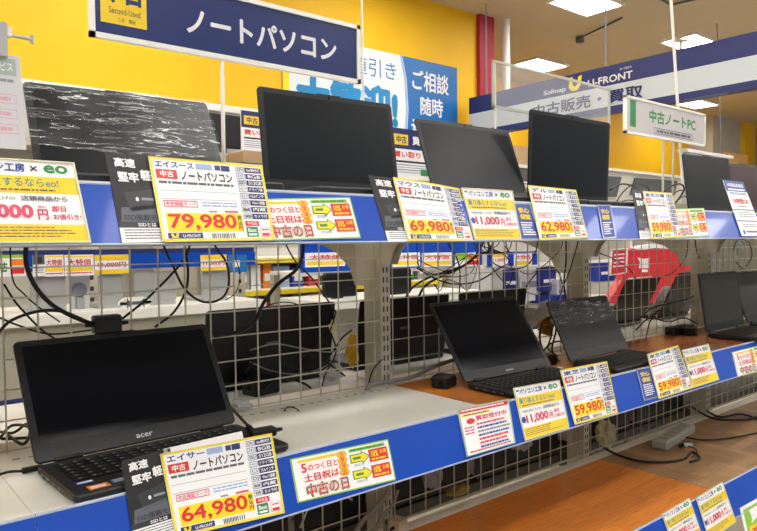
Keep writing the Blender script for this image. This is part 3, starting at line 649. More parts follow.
railcard('price', ((528, 185), (576, 190), (588, 238), (540, 240)), 'u', .006, 'yellow edged price card reading 62,980 in front of the upright top laptop', price='62,980', maker='デル')
railcard('narrow', ((597, 205), (610, 205), (616, 238), (603, 239)), 'u', .003, 'narrow blue guarantee card right of the 62,980 yen card')
railcard('black', ((632, 190), (648, 192), (658, 238), (640, 239)), 'u', .003, 'small dark info card at the left of the top rail 59,980 yen card')
railcard('price', ((643, 191), (672, 193), (682, 237), (652, 239)), 'u', .006, 'small far yellow edged price card reading 59,980 on the top rail', price='59,980', maker='東芝')
railcard('camp', ((668, 209), (704, 208), (709, 236), (676, 238)), 'u', .003, 'green edged campaign card on the top rail right of the far 59,980 yen card')
railcard('long', ((723, 180), (743, 182), (764, 236), (742, 236)), 'u', .006, 'tall white card with a blue head at the right edge of the top rail')
railcard('black', ((121, 461), (170, 448), (187, 528), (134, 545)), 'l', .004, 'black storage info card on the middle rail in front of the nearest laptop')
railcard('price', ((160, 454), (272, 433), (285, 513), (176, 538)), 'l', .007, 'yellow edged price card reading 64,980 in front of the large near laptop', price='64,980', maker='エイサー')
P = [onrail(x, y, 'l', .004) for x, y in ((163, 449), (242, 431), (245, 445), (166, 462))]; s = Sheet(*P, wht); s.build('paper_slip', 'blank white paper slip sticking up behind the 64,980 yen card', 'paper')
railcard('camp', ((290, 459), (388, 439), (396, 480), (298, 503)), 'l', .003, 'green edged campaign card with two yellow arrows on the middle rail below the white shelf')
railcard('red', ((457, 409), (508, 399), (515, 443), (467, 457)), 'l', .004, 'white notice card full of red and blue lines where the white shelf meets the wood')
railcard('eo', ((513, 388), (559, 380), (569, 428), (525, 441)), 'l', .004, 'white and yellow 11,000 yen discount card left of the near 59,980 yen card')
railcard('price', ((560, 370), (607, 361), (618, 413), (575, 425)), 'l', .006, 'near 59,980 yen price card below the film covered laptop', price='59,980', maker='東芝')
railcard('narrow', ((636, 369), (650, 367), (659, 397), (644, 401)), 'l', .003, 'narrow blue guarantee card left of the far 59,980 yen card on the middle rail')
railcard('price', ((647, 354), (678, 345), (693, 388), (659, 399)), 'l', .006, 'farther 59,980 yen price card on the middle rail', price='59,980', maker='東芝')
railcard('eo', ((682, 350), (708, 344), (719, 380), (693, 388)), 'l', .004, 'white and yellow 11,000 yen discount card right of the farther 59,980 yen card')
railcard('camp', ((732, 352), (768, 343), (774, 368), (738, 377)), 'l', .003, 'campaign card with green edge on the middle rail at the right edge')
railcard('eo', ((662, 514), (689, 498), (702, 536), (675, 553)), 'd', .005, 'left one of the two 11,000 yen cards on the bottom rail')
railcard('eo', ((696, 498), (722, 482), (736, 522), (709, 540)), 'd', .005, 'right one of the two 11,000 yen cards on the bottom rail')
railcard('green', ((740, 508), (772, 490), (782, 530), (750, 552)), 'd', .003, 'green and white trade in card on the bottom rail at the right corner')

exec_bg = True
# ================================================================== background
BY = 2.9
def bt(name, label, cat, loc, group=None): return thing(name, loc, label, cat, group)
def obox(name, label, cat, px, Y, depth, m, group=None, th=0):
    """solid item whose front face spans two pixels on plane Y"""
    a = atY(px[0], px[1], Y); b = atY(px[2], px[3], Y); mb = MB(); mb.rbox((a.x, Y, min(a.z, b.z)), (b.x, Y+depth, max(a.z, b.z)), min(.01, abs(a.z-b.z)*.2), m, 1, .002)
    return tag(mb.build(name, None, (a.x, Y, min(a.z, b.z))), label, cat, group)
# opposite gondola in the next aisle
t = thing('opposite_gondola', (1.6, BY, 0), 'white shelving gondola across the next aisle with a blue rail', 'shelving'); oo = Vector((1.6, BY, 0))
def ob(m, nm, par=t): o = m.build(nm, par, oo); o.location = (0, 0, 0); return o
zr1 = atY(60, 255, BY).z; zr0 = atY(60, 271, BY).z; zs = atY(60, 312, BY).z
m = MB(); m.box((-.5, BY, zr0), (1.62, BY+.006, zr1), blue); ob(m, 'blue_rail')
m = MB(); m.box((-.5, BY+.008, zr1-.01), (1.62, BY+.1, zr1+.02), navy); ob(m, 'upper_shelf')
m = MB(); m.box((-.5, BY-.1, zs-.04), (1.62, BY+.4, zs), white); ob(m, 'lower_shelf')
m = MB(); m.box((-.5, BY-.08, .1), (1.62, BY-.06, zs-.04), mat('panel_beige', 'a5a090', .6)); m.box((-.5, BY-.1, 0), (1.62, BY+.4, .1), cream); ob(m, 'kick_panel')
m = MB(); m.box((-.5, BY+.4, .1), (1.62, BY+.42, zs), mat('panel_pale', 'b5b3a8', .6)); ob(m, 'back_panel')
for px in (92, 240):
    xx = atY(px, 290, BY+.3).x; m = MB(); m.box((xx-.03, BY+.3, 0), (xx+.03, BY+.39, H+.02), cream)
    z = .3
    while z < H: m.box((xx-.008, BY+.299, z), (xx+.008, BY+.3, z+.02), slotm); z += .05
    ob(m, 'post')
# cards and one painted glare patch on that rail
def bcard(x0, x1, y0, y1, kind, label):
    a = atY(x0, y0, BY); b = atY(x1, y0, BY); c = atY(x1, y1, BY); Y = BY-.006
    s = Sheet((a.x, Y, a.z), (b.x, Y, a.z), (b.x, Y, c.z), (a.x, Y, c.z), wht, .002)
    if kind == 'eo': s.rect(0, 0, 1, .3, gold); s.text('11,000円', .08, .38, .92, .68, pink, 2, .03); s.rect(0, .78, 1, 1, gold)
    if kind == 'camp': s.rect(0, 0, 1, .15, lgrn); s.text('中古', .05, .3, .4, .8, grn, 2, .04); s.rect(.5, .2, .95, .5, ora); s.rect(.5, .56, .95, .88, red)
    if kind == 'red': s.rect(.03, .05, .97, .12, yel); s.text('大特価', .1, .2, .9, .5, red, 2, .02); s.rect(.04, .6, .96, .78, gold); s.lines(.05, .84, .95, .92, 1, red, 1, .7)
    if kind == 'photo': s.rect(0, 0, 1, .45, mgr); s.rect(.2, .1, .8, .38, dkg, 2); s.lines(.1, .6, .9, .9, 3, gry, 1, .4)
    if kind == 'blue': s.rect(0, 0, 1, 1, sky); s.rect(.2, .3, .6, .7, wht, 2)  # no card: glare on the rail painted in light blue and white
    s.build('far_rail_card', label, 'card', 'small cards on the blue rail across the aisle')
for a in ((-6, 25, 255, 276, 'camp', 'orange and green card on the far rail below the eo sheet at the left edge'), (32, 44, 255, 276, 'photo', 'small photo card on the far rail at left'), (44, 63, 255, 276, 'red', 'first pale yellow sale card on the far rail'),
          (64, 93, 255, 275, 'red', 'second, wider pale yellow sale card on the far rail'), (94, 128, 255, 273, 'eo', '11,000 yen card on the far rail below the black info card'), (200, 226, 255, 270, 'eo', '11,000 yen card on the far rail below the 79,980 yen card'),
          (228, 246, 255, 272, 'blue', 'painted light blue glare on the far rail right of the 11,000 yen card')): bcard(*a)
# silver devices on its lower shelf
def silver_dev(px0, px1, ytop, label, yaw=0):
    a = atY(px0, ytop, BY+.02); b = atY(px1, ytop, BY+.02); w = b.x-a.x; L = a.z-zs
    t_ = thing('silver_laptop', (a.x+w/2, BY+.02, zs), label, 'laptop', 'silver laptops across the aisle')
    m_ = MB(); m_.rbox((-w/2, 0, 0), (w/2, .22, .015), .01, silver, 2, .002); m_.build('base', t_)
    m_ = MB(); m_.rbox((-w/2, 0, .015), (w/2, .008, L), .012, silver, 1, .002); l_ = m_.build('lid', t_)
    m_ = MB()
    for q in range(8): m_.box((-w*.25+q*w*.05, -.001, L*.38), (-w*.25+q*w*.05+w*.03, 0, L*.41), gry)
    m_.build('lid_emblem', l_)
silver_dev(30, 66, 275, 'silver laptop across the aisle below the pale yellow sale cards')
silver_dev(98, 122, 275, 'silver laptop across the aisle right of the white plug panel')
silver_dev(134, 176, 272, 'widest silver laptop across the aisle')
silver_dev(202, 228, 272, 'silver laptop across the aisle below the 11,000 yen card of the far rail')
t_ = thing('socket_panel', atY(80, 310, BY+.1), 'white panel with a round grey socket across the aisle', 'panel'); so = atY(80, 310, BY+.1)
a = atY(70, 274, BY+.1); b = atY(90, 310, BY+.1); m = MB(); m.box((a.x, BY+.1, zs), (b.x, BY+.12, a.z), wht); o = m.build('board', t_, so); o.location = (0, 0, 0)
p = atY(79, 290, BY+.1); m = MB(); m.cyl((p.x, BY+.09, p.z), (p.x, BY+.1, p.z), .03, gry, 14); m.box((p.x-.015, BY+.08, p.z-.09), (p.x+.015, BY+.1, p.z-.03), silver); o = m.build('socket', t_, so); o.location = (0, 0, 0)
m = MB()
for x0, x1, y0, y1 in ((118, 150, 298, 318),): 
    a = atY(x0, y0, BY-.06); b = atY(x1, y1, BY-.06); b.z = zs; m.rbox((a.x, BY-.08, b.z), (b.x, BY-.06, a.z), .03, white, 1)
    m.rbox((a.x+.03, BY-.082, b.z+.03), (b.x-.03, BY-.079, a.z-.03), .02, mgr, 1)
tag(m.build('carry_case', None, (a.x, BY-.07, b.z)), 'white rounded carry handle frame on the shelf across the aisle', 'case')
# product boxes with yellow strip in the middle distance
t_ = thing('product_rack', atY(285, 318, 3.4), 'distant pale product rack with yellow shelf strips seen around the first upright', 'rack'); ro = atY(285, 318, 3.4)
a, b = atY(228, 258, 3.4), atY(445, 330, 3.4)
m = MB()
for k in range(4): z = b.z+(a.z-b.z)*k/3; m.box((a.x, 3.4, z-.02), (b.x, 3.72, z), white)
o = m.build('shelves', t_, ro); o.location = (0, 0, 0)
m = MB()
for k in range(1, 4): z = b.z+(a.z-b.z)*k/3; m.box((a.x, 3.39, z-.035), (b.x, 3.4, z-.008), yel)
o = m.build('yellow_strip', t_, ro); o.location = (0, 0, 0)
m = MB(); m.box((a.x, 3.72, 0), (b.x, 3.75, a.z+.05), wallW); o = m.build('back', t_, ro); o.location = (0, 0, 0)
cols = [('red', red), ('light blue', lbl), ('white', wht), ('green', grn), ('blue', blu), ('orange', ora), ('pale', silver)]
k = 0
for lv in range(3):
    x = a.x+.05
    while x < b.x-.13:
        w = random.uniform(.05, .12); h = random.uniform(.5, .8)*(a.z-b.z)/3; nm, c = cols[(k*3+lv) % 7]; z = b.z+(a.z-b.z)*lv/3
        mb = MB(); mb.box((x, 3.45, z), (x+w, 3.65, z+h), c); mb.box((x+w*.15, 3.448, z+h*.3), (x+w*.85, 3.45, z+h*.6), wht)
        tag(mb.build('product_box', None, (x, 3.45, z)), 'small boxed product on the distant pale rack', 'box', 'boxed products on the distant rack'); x += w+random.uniform(.01, .05); k += 1
# black speaker like unit by the first upright
def bin_(px, Y, label):
    a = atY(px[0], px[1], Y); b = atY(px[2], px[3], Y); t_ = thing('black_monitor', ((a.x+b.x)/2, Y, b.z), label, 'monitor', 'dark monitors seen through the mesh')
    w = (b.x-a.x)/2; h = a.z-b.z
    m_ = MB(); m_.rbox((-w, 0, h*.2), (w, .03, h), .02, blackp, 1, .004); m_.build('panel', t_)
    m_ = MB(); m_.box((-.03, .03, 0), (.03, .05, h*.5), blackp); m_.rbox((-w*.5, -.05, 0), (w*.5, .12, .01), .02, blackp, 2); m_.build('stand', t_)
bin_((325, 273, 358, 302), 2.58, 'dark monitor seen through the mesh left of the first upright'); bin_((390, 268, 412, 300), 2.58, 'dark monitor seen through the mesh right of the first upright')
# shelf board they stand on, further unit behind the orange wood bay
t_ = thing('distant_counter', atY(450, 300, 2.55), 'long white counter behind the mesh with monitors on it', 'counter'); do = atY(450, 300, 2.55)
a = atY(322, 302, 2.5); b = atY(480, 300, 2.5); m = MB(); m.box((a.x, 2.5, a.z-.04), (b.x, 2.86, a.z), white); m.box((a.x, 2.8, 0), (b.x, 2.84, a.z-.04), wallW); o = m.build('top_and_apron', t_, do); o.location = (0, 0, 0)
zc = a.z
a = atY(300, 256, 2.9); b = atY(480, 268, 2.9)
m = MB(); m.box((a.x, 3.2, 0), (b.x, 3.23, zc-.2), mat('panel_pale', 'b5b3a8', .6)); m.box((a.x, 2.9, b.z+.0), (b.x, 3.2, b.z+.02), white); m.box((a.x, 3.16, 0), (a.x+.04, 3.2, b.z), cream); m.box((b.x-.04, 3.16, 0), (b.x, 3.2, b.z), cream); m.box((a.x, 2.88, b.z+.02), (b.x, 2.9, a.z+.06), blue)
tag(m.build('counter_hutch', None, (a.x, 2.9, zc)), 'pale shelf hutch above the white counter with a blue front strip', 'shelf')
for i, (x0, x1, kind, lab) in enumerate(((305, 345, 'red', 'yellow and red card on the hutch strip left of the first upright'), (392, 420, 'red', 'yellow and red card on the hutch strip right of the first upright'), (422, 452, 'red', 'middle yellow and red card on the hutch strip'), (455, 480, 'camp', 'green and orange card on the hutch strip'), (492, 508, 'eo', 'yellow card on the hutch strip under the top 11,000 yen card'), (514, 532, 'red', 'last yellow and red card on the hutch strip'))):
    Yh = 2.877 if x0 < 485 else 2.952; a = atY(x0, 253, Yh); b = atY(x1, 266, Yh); s = Sheet((a.x, Yh, a.z), (b.x, Yh, a.z), (b.x, Yh, b.z), (a.x, Yh, b.z), wht, .002)
    if kind == 'eo': s.rect(0, 0, 1, .3, gold); s.text('11,000円', .08, .38, .92, .68, pink, 2, .03)
    elif kind == 'camp': s.rect(0, 0, .5, .5, lgrn); s.rect(.5, .2, .95, .5, ora); s.rect(.5, .56, .95, .88, red)
    else: s.text('大特価', .1, .15, .9, .5, red, 2, .02); s.rect(.04, .6, .96, .88, gold)
    s.build('hutch_card', lab, 'card', 'small cards on the hutch strip')
# white and blue cartons, middle right
bx = mat('blue_carton', '1c2f8c', .5); pw = mat('carton_white', 'd0d4d6', .5)
for px, Y, m_, lab in (((492, 268, 503, 312), 3.1, pw, 'white panel box behind the mesh left of the blue cartons'), ((504, 270, 518, 292), 3.1, bx, 'upper blue carton left of the second upright'), ((504, 293, 518, 310), 3.1, bx, 'lower blue carton left of the second upright'),
                    ((520, 262, 540, 300), 3.15, pw, 'white carton between the blue ones'), ((542, 268, 556, 290), 3.1, bx, 'small blue carton behind the hanging cables'), ((557, 280, 582, 298), 3.05, pw, 'white flat carton left of the second upright'),
                    ((552, 296, 580, 316), 3.0, bx, 'blue carton just above the film covered laptop'), ((600, 262, 622, 280), 3.3, bx, 'blue carton right of the second upright')):
    a = atY(px[0], px[1], Y); b = atY(px[2], px[3], Y); mb = MB(); mb.box((a.x, Y, b.z), (b.x, Y+.2, a.z), m_); mb.box((a.x+.02, Y-.001, b.z+(a.z-b.z)*.35), (b.x-.02, Y, b.z+(a.z-b.z)*.5), wht if m_ is bx else gry)
    tag(mb.build('carton', None, (a.x, Y, b.z)), lab, 'box', 'cartons in the next aisle')
a = atY(485, 312, 3.0); b = atY(632, 316, 3.0); t_ = thing('carton_shelf', (a.x, 3.0, 0), 'white shelf rack that carries the blue and white cartons', 'shelving')
m = MB(); m.box((0, -.02, a.z-.03), (b.x-a.x, .5, a.z), white); m.build('board', t_); m = MB(); m.box((0, .45, 0), (b.x-a.x, .48, H+.05), wallW); m.build('back_panel', t_)
m = MB(); m.box((0, 0, atY(560, 262, 3.0).z-.02), (b.x-a.x, .06, atY(560, 262, 3.0).z), white); m.box((0, -.045, atY(500, 266, 3.0).z), (.5, -.02, atY(500, 252, 3.0).z), blue); m.build('upper_board', t_)
# low wall of clutter behind the right bay
m = MB(); m.box((5.2, 2.6, 0), (8.5, 2.65, H+.02), mat('brown_grey_panel', '6f6a60', .6)); tag(m.build('partition_panel', None, (6, 2.6, 0)), 'dull grey brown partition behind the right mesh panel', 'partition')
# red display
RY = 2.3
rp = lambda x, y: atY(x, y, RY)
rd = mat('display_red', 'd01c2a', .4); pts = [(629, 250), (640, 247), (655, 246), (680, 248), (690, 252), (703, 261), (703, 267), (684, 271), (674, 290), (660, 303), (608, 303), (622, 280)]
ro = rp(655, 300); t_ = thing('red_display', ro, 'red shop display panel with a white rounded top and a white emblem behind the mesh', 'display')
m = MB(); m.prism([rp(*q) for q in pts], (0, .05, 0), rd); o = m.build('panel', t_, ro); o.location = (0, 0, 0)
m = MB(); m.prism([rp(*q)-Vector((0, .004, 0)) for q in ((634, 249), (640, 246), (652, 244), (678, 245), (687, 249), (684, 250), (655, 248), (640, 250))], (0, .04, 0), wht); o = m.build('white_top_edge', t_, ro); o.location = (0, 0, 0)
s = Sheet(rp(637, 257), rp(650, 257), rp(650, 273), rp(637, 273), wht, .001); s.mb = MB(); s.poly([(.0, .0), (.3, .1), (.7, .1), (1, 0), (.85, .35), (.95, .7), (.1, .7), (.2, .35)], wht, 6); s.rect(.3, .78, .8, .95, wht, 6); o = s.mb.build('white_emblem', t_, ro); o.location = (0, 0, 0)
s = Sheet(rp(628, 278), rp(652, 276), rp(652, 280), rp(628, 283), wht, .001); s.mb = MB(); s.lines(0, 0, 1, 1, 1, wht, 6, 1); o = s.mb.build('white_marks', t_, ro); o.location = (0, 0, 0)
P = [atY(x, y, 2.2) for x, y in ((611, 249), (628, 248), (627, 273), (609, 276))]; s = Sheet(*P, rd, .004, edge=wht); s.frame(0, 0, 1, 1, .1, wht, 1, .04); s.lines(.2, .2, .8, .8, 4, wht, 2, .4)
o = s.mb.build('side_poster', t_, ro); o.location = (0, 0, 0); o['label'] = 'small red poster with white border'
P = [atY(x, y, 1.62) for x, y in ((664, 286), (684, 286), (672, 317), (646, 317))]; s = Sheet(*P, wht, .003); s.rect(.35, .05, .8, .4, mgr, 1); s.lines(.2, .5, .9, .9, 4, pink, 1, .3); s.build('white_leaflet', 'white leaflet leaning between the two brown black lids', 'leaflet')
m = MB(); m.box((3.4, 2.35, 0), (5.15, 2.8, rp(655, 302).z), mat('clutter_table', '5a554c', .6)); tag(m.build('display_table', None, (4.2, 2.5, 0)), 'dark table carrying the red display behind the mesh', 'table')
# ---- above the top shelf: wall gondola, monitors and promo boards
a = atY(20, 79, 4.7); zt = a.z
t_ = thing('wall_gondola', (2, 4.7, 0), 'pale display gondola along the foot of the yellow wall', 'shelving')
m = MB(); m.box((-3, 0, 0), (3.1, .38, zt-H+H-.0), wallW); m.build('body', t_); m = MB(); m.box((-3, -.03, zt-.05), (3.1, 0, zt), white); m.build('top_edge', t_)
m = MB(); zz = atY(240, 158, 4.6).z; m.box((-3, -.3, zz-.05), (3.1, 0, zz), cream); m.build('ledge', t_)
for px, lab in (((205, 112, 242, 153), 'black monitor by the yellow wall between the two left top laptops'), ):
    a = atY(px[0], px[1], 4.55); b = atY(px[2], px[3], 4.55); tt = thing('wall_monitor', ((a.x+b.x)/2, 4.55, zz), lab, 'monitor'); w = (b.x-a.x)/2; h = a.z-zz
    m = MB(); m.rbox((-w, 0, .06), (w, .04, h), .01, blackp, 1, .004); m.build('panel', tt); m = MB(); m.box((-.04, .04, 0), (.04, .06, .3), blackp); m.rbox((-.15, -.06, 0), (.15, .12, .015), .02, blackp, 2); m.build('stand', tt)
def promo(px0, px1, ytop, ybot, Y, lab):
    a = atY(px0, ytop, Y); b = atY(px1, ytop, Y); c = atY(px0, ybot, Y)
    s = Sheet((a.x, Y, a.z), (b.x, Y, a.z), (b.x, Y, c.z), (a.x, Y, c.z), wht, .01)
    s.rect(0, 0, 1, .42, navy); s.rect(.06, .12, .4, .34, gold, 2); s.text('中古', .12, .15, .37, .31, navy, 3, .03); s.text('買取', .5, .14, .9, .32, wht, 3, .03)
    s.text('買い取り', .06, .47, .7, .6, red, 2, .03); s.rect(.06, .66, .94, .7, blk, 1)
    for i in range(4): s.rect(.06, .74+i*.05, .94, .76+i*.05, lbl if i % 2 else gry)
    s.rect(.7, .82, .9, .95, grn, 2)
    s.build('promo_board', lab, 'sign', 'navy headed promotion boards')
promo(241, 284, 110, 150, 3.9, 'navy headed promotion board left of the unwrapped top laptop'); promo(391, 432, 127, 176, 3.9, 'navy headed promotion board between the second and third top laptop')
obox('cardboard_box', 'plain cardboard box under the left promotion board', 'box', (243, 150, 275, 165), 3.85, .3, mat('cardboard', 'b79a74', .7))
t_ = thing('promo_shelf', (2.8, 3.8, 0), 'cream shelf unit carrying the promotion boards', 'shelving'); z1 = atY(243, 165, 3.85).z
m = MB(); m.box((-1.2, 0, 0), (2.2, .35, z1), cream); m.build('cabinet', t_); m = MB(); m.box((-1.22, -.02, z1-.03), (2.22, .36, z1), white); m.build('top', t_)
# units right of the third laptop
t_ = thing('wooden_cabinet', atY(516, 240, 5.4), 'pale wood and grey cabinet seen between the third and fourth top laptop', 'cabinet'); o0 = atY(516, 240, 5.4)
a = atY(498, 143, 5.4); b = atY(535, 166, 5.4); m = MB(); m.box((a.x, 5.4, b.z), (b.x, 5.7, a.z), mat('pale_wood', 'c6a57a', .5)); o = m.build('upper_panel', t_, o0); o.location = (0, 0, 0)
m = MB(); m.box((a.x, 5.4, 0), (b.x, 5.7, b.z-.04), mat('panel_grey', '60625f', .5)); o = m.build('body', t_, o0); o.location = (0, 0, 0)
m = MB(); m.box((a.x, 5.38, b.z-.04), (b.x, 5.7, b.z), white); z2 = atY(516, 181, 5.4).z; m.box((a.x, 5.38, z2-.02), (b.x, 5.4, z2), white); o = m.build('trim', t_, o0); o.location = (0, 0, 0)
# white counter wall with grey screens beyond
CY = 5.6; t_ = thing('white_booth', atY(650, 240, CY), 'white booth wall with grey windows below the far yellow wall', 'booth'); o0 = atY(650, 240, CY)
a = atY(536, 172, CY); b = atY(684, 240, CY); zt = atY(615, 169, CY).z
m = MB(); m.box((a.x, CY, 0), (b.x, CY+.1, zt), wallW); m.box((a.x, CY-.05, zt-.04), (b.x, CY+.12, zt), white); o = m.build('wall', t_, o0); o.location = (0, 0, 0)
for q in (((600, 176), (620, 177), (615, 197), (600, 197)), ((634, 178), (676, 181), (672, 198), (629, 195))):
    m = MB(); P = [atY(x, y, CY) for x, y in q]; P = [Vector((p.x, CY-.03, p.z)) for p in P]; m.prism(P, (0, .028, 0), mat('window_grey', '5f6466', .25)); o = m.build('grey_window', t_, o0); o.location = (0, 0, 0)
z3 = atY(640, 203, CY-.3).z; m = MB(); m.box((a.x, CY-.5, z3-.05), (b.x, CY, z3), white)
for x in (a.x+.3, a.x+1.5, a.x+2.6): m.box((x, CY-.48, 0), (x+.06, CY-.4, z3-.05), white)
o = m.build('counter', t_, o0); o.location = (0, 0, 0)
t_ = thing('room_divider', atY(706, 200, 3.2), 'white free standing panel behind the grey screened laptop', 'panel'); o0 = atY(706, 200, 3.2)
a = atY(686, 152, 3.2); b = atY(729, 200, 3.2); m = MB(); m.box((a.x, 3.2, 0), (b.x, 3.24, a.z), pw); o = m.build('board', t_, o0); o.location = (0, 0, 0)
m = MB(); m.box((a.x-.03, 3.17, a.z), (b.x+.03, 3.27, a.z+.03), wht); o = m.build('cap', t_, o0); o.location = (0, 0, 0)
a = atY(728, 152, 5.2); b = atY(748, 152, 5.2); m = MB(); m.rbox((a.x, 5.2, 0), (b.x, 5.5, a.z), .01, mat('orange_beige', 'c99a5c', .6), 1); tag(m.build('orange_locker', None, (a.x, 5.2, 0)), 'tall orange beige locker at the right under the ceiling lamps', 'locker')

# ================================================================== cables and small items
def cab(px, Y, r, label, m=rubber, grp='black cables around the mesh', name='power_cable', jag=0, ends=None):
    n = len(px); P = []
    for i, (x, y) in enumerate(px):
        yy = Y if not isinstance(Y, (tuple, list)) else Y[0]+(Y[1]-Y[0])*i/(n-1)
        P.append(atY(x, y, yy+jag*math.sin(i*2.1)))
    def top(p, q):
        if p.z < H-.06 or p.z > H+.05 or p.z < q.z: return []
        if p.y < PY: return [Vector((p.x, p.y, H+.0575))]
        return [Vector((p.x, p.y, H+.056)), Vector((p.x, PY-.0, H+.094)), Vector((p.x, PY-.03, ZU+r))]
    P = top(P[0], P[1])[::-1]+P+top(P[-1], P[-2])
    mb = MB(); mb.tube(P, r, m)
    o = mb.build(name, None, P[0]); return tag(o, label, 'cable', grp)
B_, A_ = PY+.035, PY-.012
cab([(27, 236), (26, 262), (34, 284), (50, 303), (72, 316), (98, 326)], A_, .0042, 'thick black cable running from under the eo sheet down to the plug block')
cab([(-4, 335), (12, 320), (40, 311), (64, 312), (88, 322), (100, 327)], A_, .0028, 'black cable arching from the left edge into the plug block')
cab([(118, 322), (150, 296), (182, 262), (190, 243)], B_, .0026, 'black cable slanting from the plug block up to the 79,980 yen card')
cab([(163, 243), (173, 266), (184, 288), (198, 300), (212, 302), (224, 296), (229, 282), (226, 262), (214, 243)], B_, .0026, 'black cable hanging in a deep loop below the 79,980 yen card')
cab([(184, 243), (188, 268), (186, 290), (174, 312), (155, 327)], B_, .0026, 'black cable bending down beside the deep loop')
cab([(303, 240), (302, 256), (296, 270), (278, 284), (264, 302), (254, 322), (238, 332), (214, 336)], A_, .0042, 'thick black cable bending down below the top campaign card')
cab([(285, 241), (296, 262), (310, 276), (322, 292), (336, 312)], B_, .002, 'thin black cable crossing the thick one below the top campaign card')
cab([(336, 312), (330, 330), (318, 345), (300, 360)], B_, .002, 'thin black cable behind the mesh above the white shelf')
cab([(4, 284), (14, 300), (26, 314), (42, 330), (60, 342)], B_, .002, 'black cable crossing at the left behind the mesh')
cab([(12, 276), (24, 294), (40, 308), (60, 322)], B_, .0015, 'thin black cable near the left edge behind the mesh')
cab([(-4, 316), (20, 326), (50, 334), (84, 331), (102, 328)], B_, .0018, 'black cable sagging left of the plug block')
cab([(245, 330), (258, 312), (276, 303), (296, 304), (308, 316), (316, 336), (318, 350)], B_, .0015, 'thin cable arching below the thick cable left of the first upright')
cab([(234, 250), (240, 275), (236, 292), (226, 300)], B_+.05, .0012, 'hair thin cable right of the deep loop')
# black power adapter at the plug block
def adapter(p, sx, sy, sz, label, rz=0, m_=blackp, group='black power adapters', name='power_adapter', cord=True):
    t_ = thing(name, p, label, 'adapter', group, math.radians(rz))
    b = MB(); b.rbox((-sx/2, -sy/2, 0), (sx/2, sy/2, sz), min(sx, sy)*.2, m_, 2, min(.003, sz*.2)); b.build('housing', t_)
    
    for e_ in (1, -1): b = MB(); b.cyl((e_*(sx/2-.001), 0, sz/2), (e_*(sx/2+.014), 0, sz/2), .0045, rubber, 8, .003); b.build('strain_relief', t_)
    return t_
p = atY(107, 333, A_-.01); t_ = adapter(p, .05, .028, .034, 'black plug block resting on the top edge of the large near laptop')
# bundle below 69,980 card
cab([(417, 268), (436, 279), (455, 284), (478, 281), (500, 268), (512, 262)], B_, .0022, 'bundled black cable, middle strand, below the 69,980 yen card')
cab([(404, 302), (412, 288), (432, 276), (452, 270), (470, 262), (480, 248), (484, 240)], B_, .003, 'thick strand of the bundle dropping left behind the mesh')
cab([(416, 303), (425, 286), (442, 276), (460, 268), (478, 255), (492, 248)], B_+.01, .0035, 'second thick strand of the bundle behind the mesh')
cab([(418, 262), (424, 270), (440, 276), (464, 276), (474, 268), (470, 256), (458, 262), (436, 276), (420, 268), (418, 260), (426, 264), (446, 272)], B_+.004, .0014, 'knotted loops of thin cable in the bundle')
cab([(434, 284), (440, 291), (446, 280), (458, 283), (468, 290), (476, 272), (477, 258), (470, 254), (462, 262), (452, 276)], B_+.006, .0013, 'small tangled cable loop below the knot')
cab([(448, 243), (456, 256), (460, 272), (459, 300)], B_, .002, 'black cable falling straight through the bundle')
cab([(478, 243), (500, 252), (510, 262), (512, 278), (502, 296), (494, 306)], B_, .0018, 'black cable curving right of the bundle')
for i in range(5):
    x = 478+i*7; cab([(x, 243), (x+random.uniform(-8, 8), 249), (x+random.uniform(0, 14), 254), (x+random.uniform(-4, 8), 244)], B_, .0015, f'cable curl under the rail left of the narrow blue card, {["first", "second", "third", "fourth", "fifth"][i]} from the left')
cab([(490, 258), (506, 268), (524, 267), (534, 256), (538, 241)], B_, .002, 'black cable swag under the narrow blue card')
cab([(490, 264), (502, 280), (520, 290), (540, 296)], B_, .0016, 'thin cable sloping right behind the black laptop lid')
cab([(520, 300), (528, 284), (540, 270), (552, 267), (560, 275), (562, 290), (556, 302)], B_, .0022, 'black cable arch left of the second upright')
cab([(566, 241), (566, 262), (564, 282), (566, 302)], B_, .003, 'straight black cable hanging left of the second upright')
cab([(578, 241), (574, 256), (570, 270), (564, 284)], A_, .0022, 'black cable slanting over the second upright')
cab([(562, 246), (548, 262), (530, 274), (514, 268)], B_, .0014, 'thin cable crossing the arch left of the second upright')
cab([(598, 250), (612, 258), (628, 268), (636, 280), (634, 290)], B_, .002, 'black cable in front of the red poster')
cab([(688, 240), (686, 256), (676, 270), (660, 278), (640, 284), (628, 290)], B_, .0022, 'black cable in front of the red display')
cab([(695, 240), (698, 256), (706, 276)], B_, .0028, 'black cable dropping to the olive grey screen')
cab([(600, 310), (606, 334), (614, 345)], A_, .003, 'black cable right of the film covered laptop')
# loops standing above the top shelf right
for i, (px, r) in enumerate((([(610, 190), (622, 184), (636, 188), (644, 200), (640, 214)], .003), ([(612, 214), (620, 196), (634, 184), (648, 188), (652, 204)], .0022), ([(660, 198), (668, 188), (680, 184), (684, 190), (676, 202), (668, 208)], .0035), ([(664, 206), (676, 192), (686, 190)], .0022), ([(670, 208), (684, 196), (690, 204)], .002), ([(614, 206), (628, 200), (640, 204), (652, 214)], .0018))):
    cab(px, 1.2, r, 'cable loop left of the grey screened top laptop, ' + ['highest on the left', 'thinner one on the left', 'thickest on the right', 'slanting one on the right', 'lowest on the right', 'lowest on the left'][i], grp='cable loops on the top shelf')
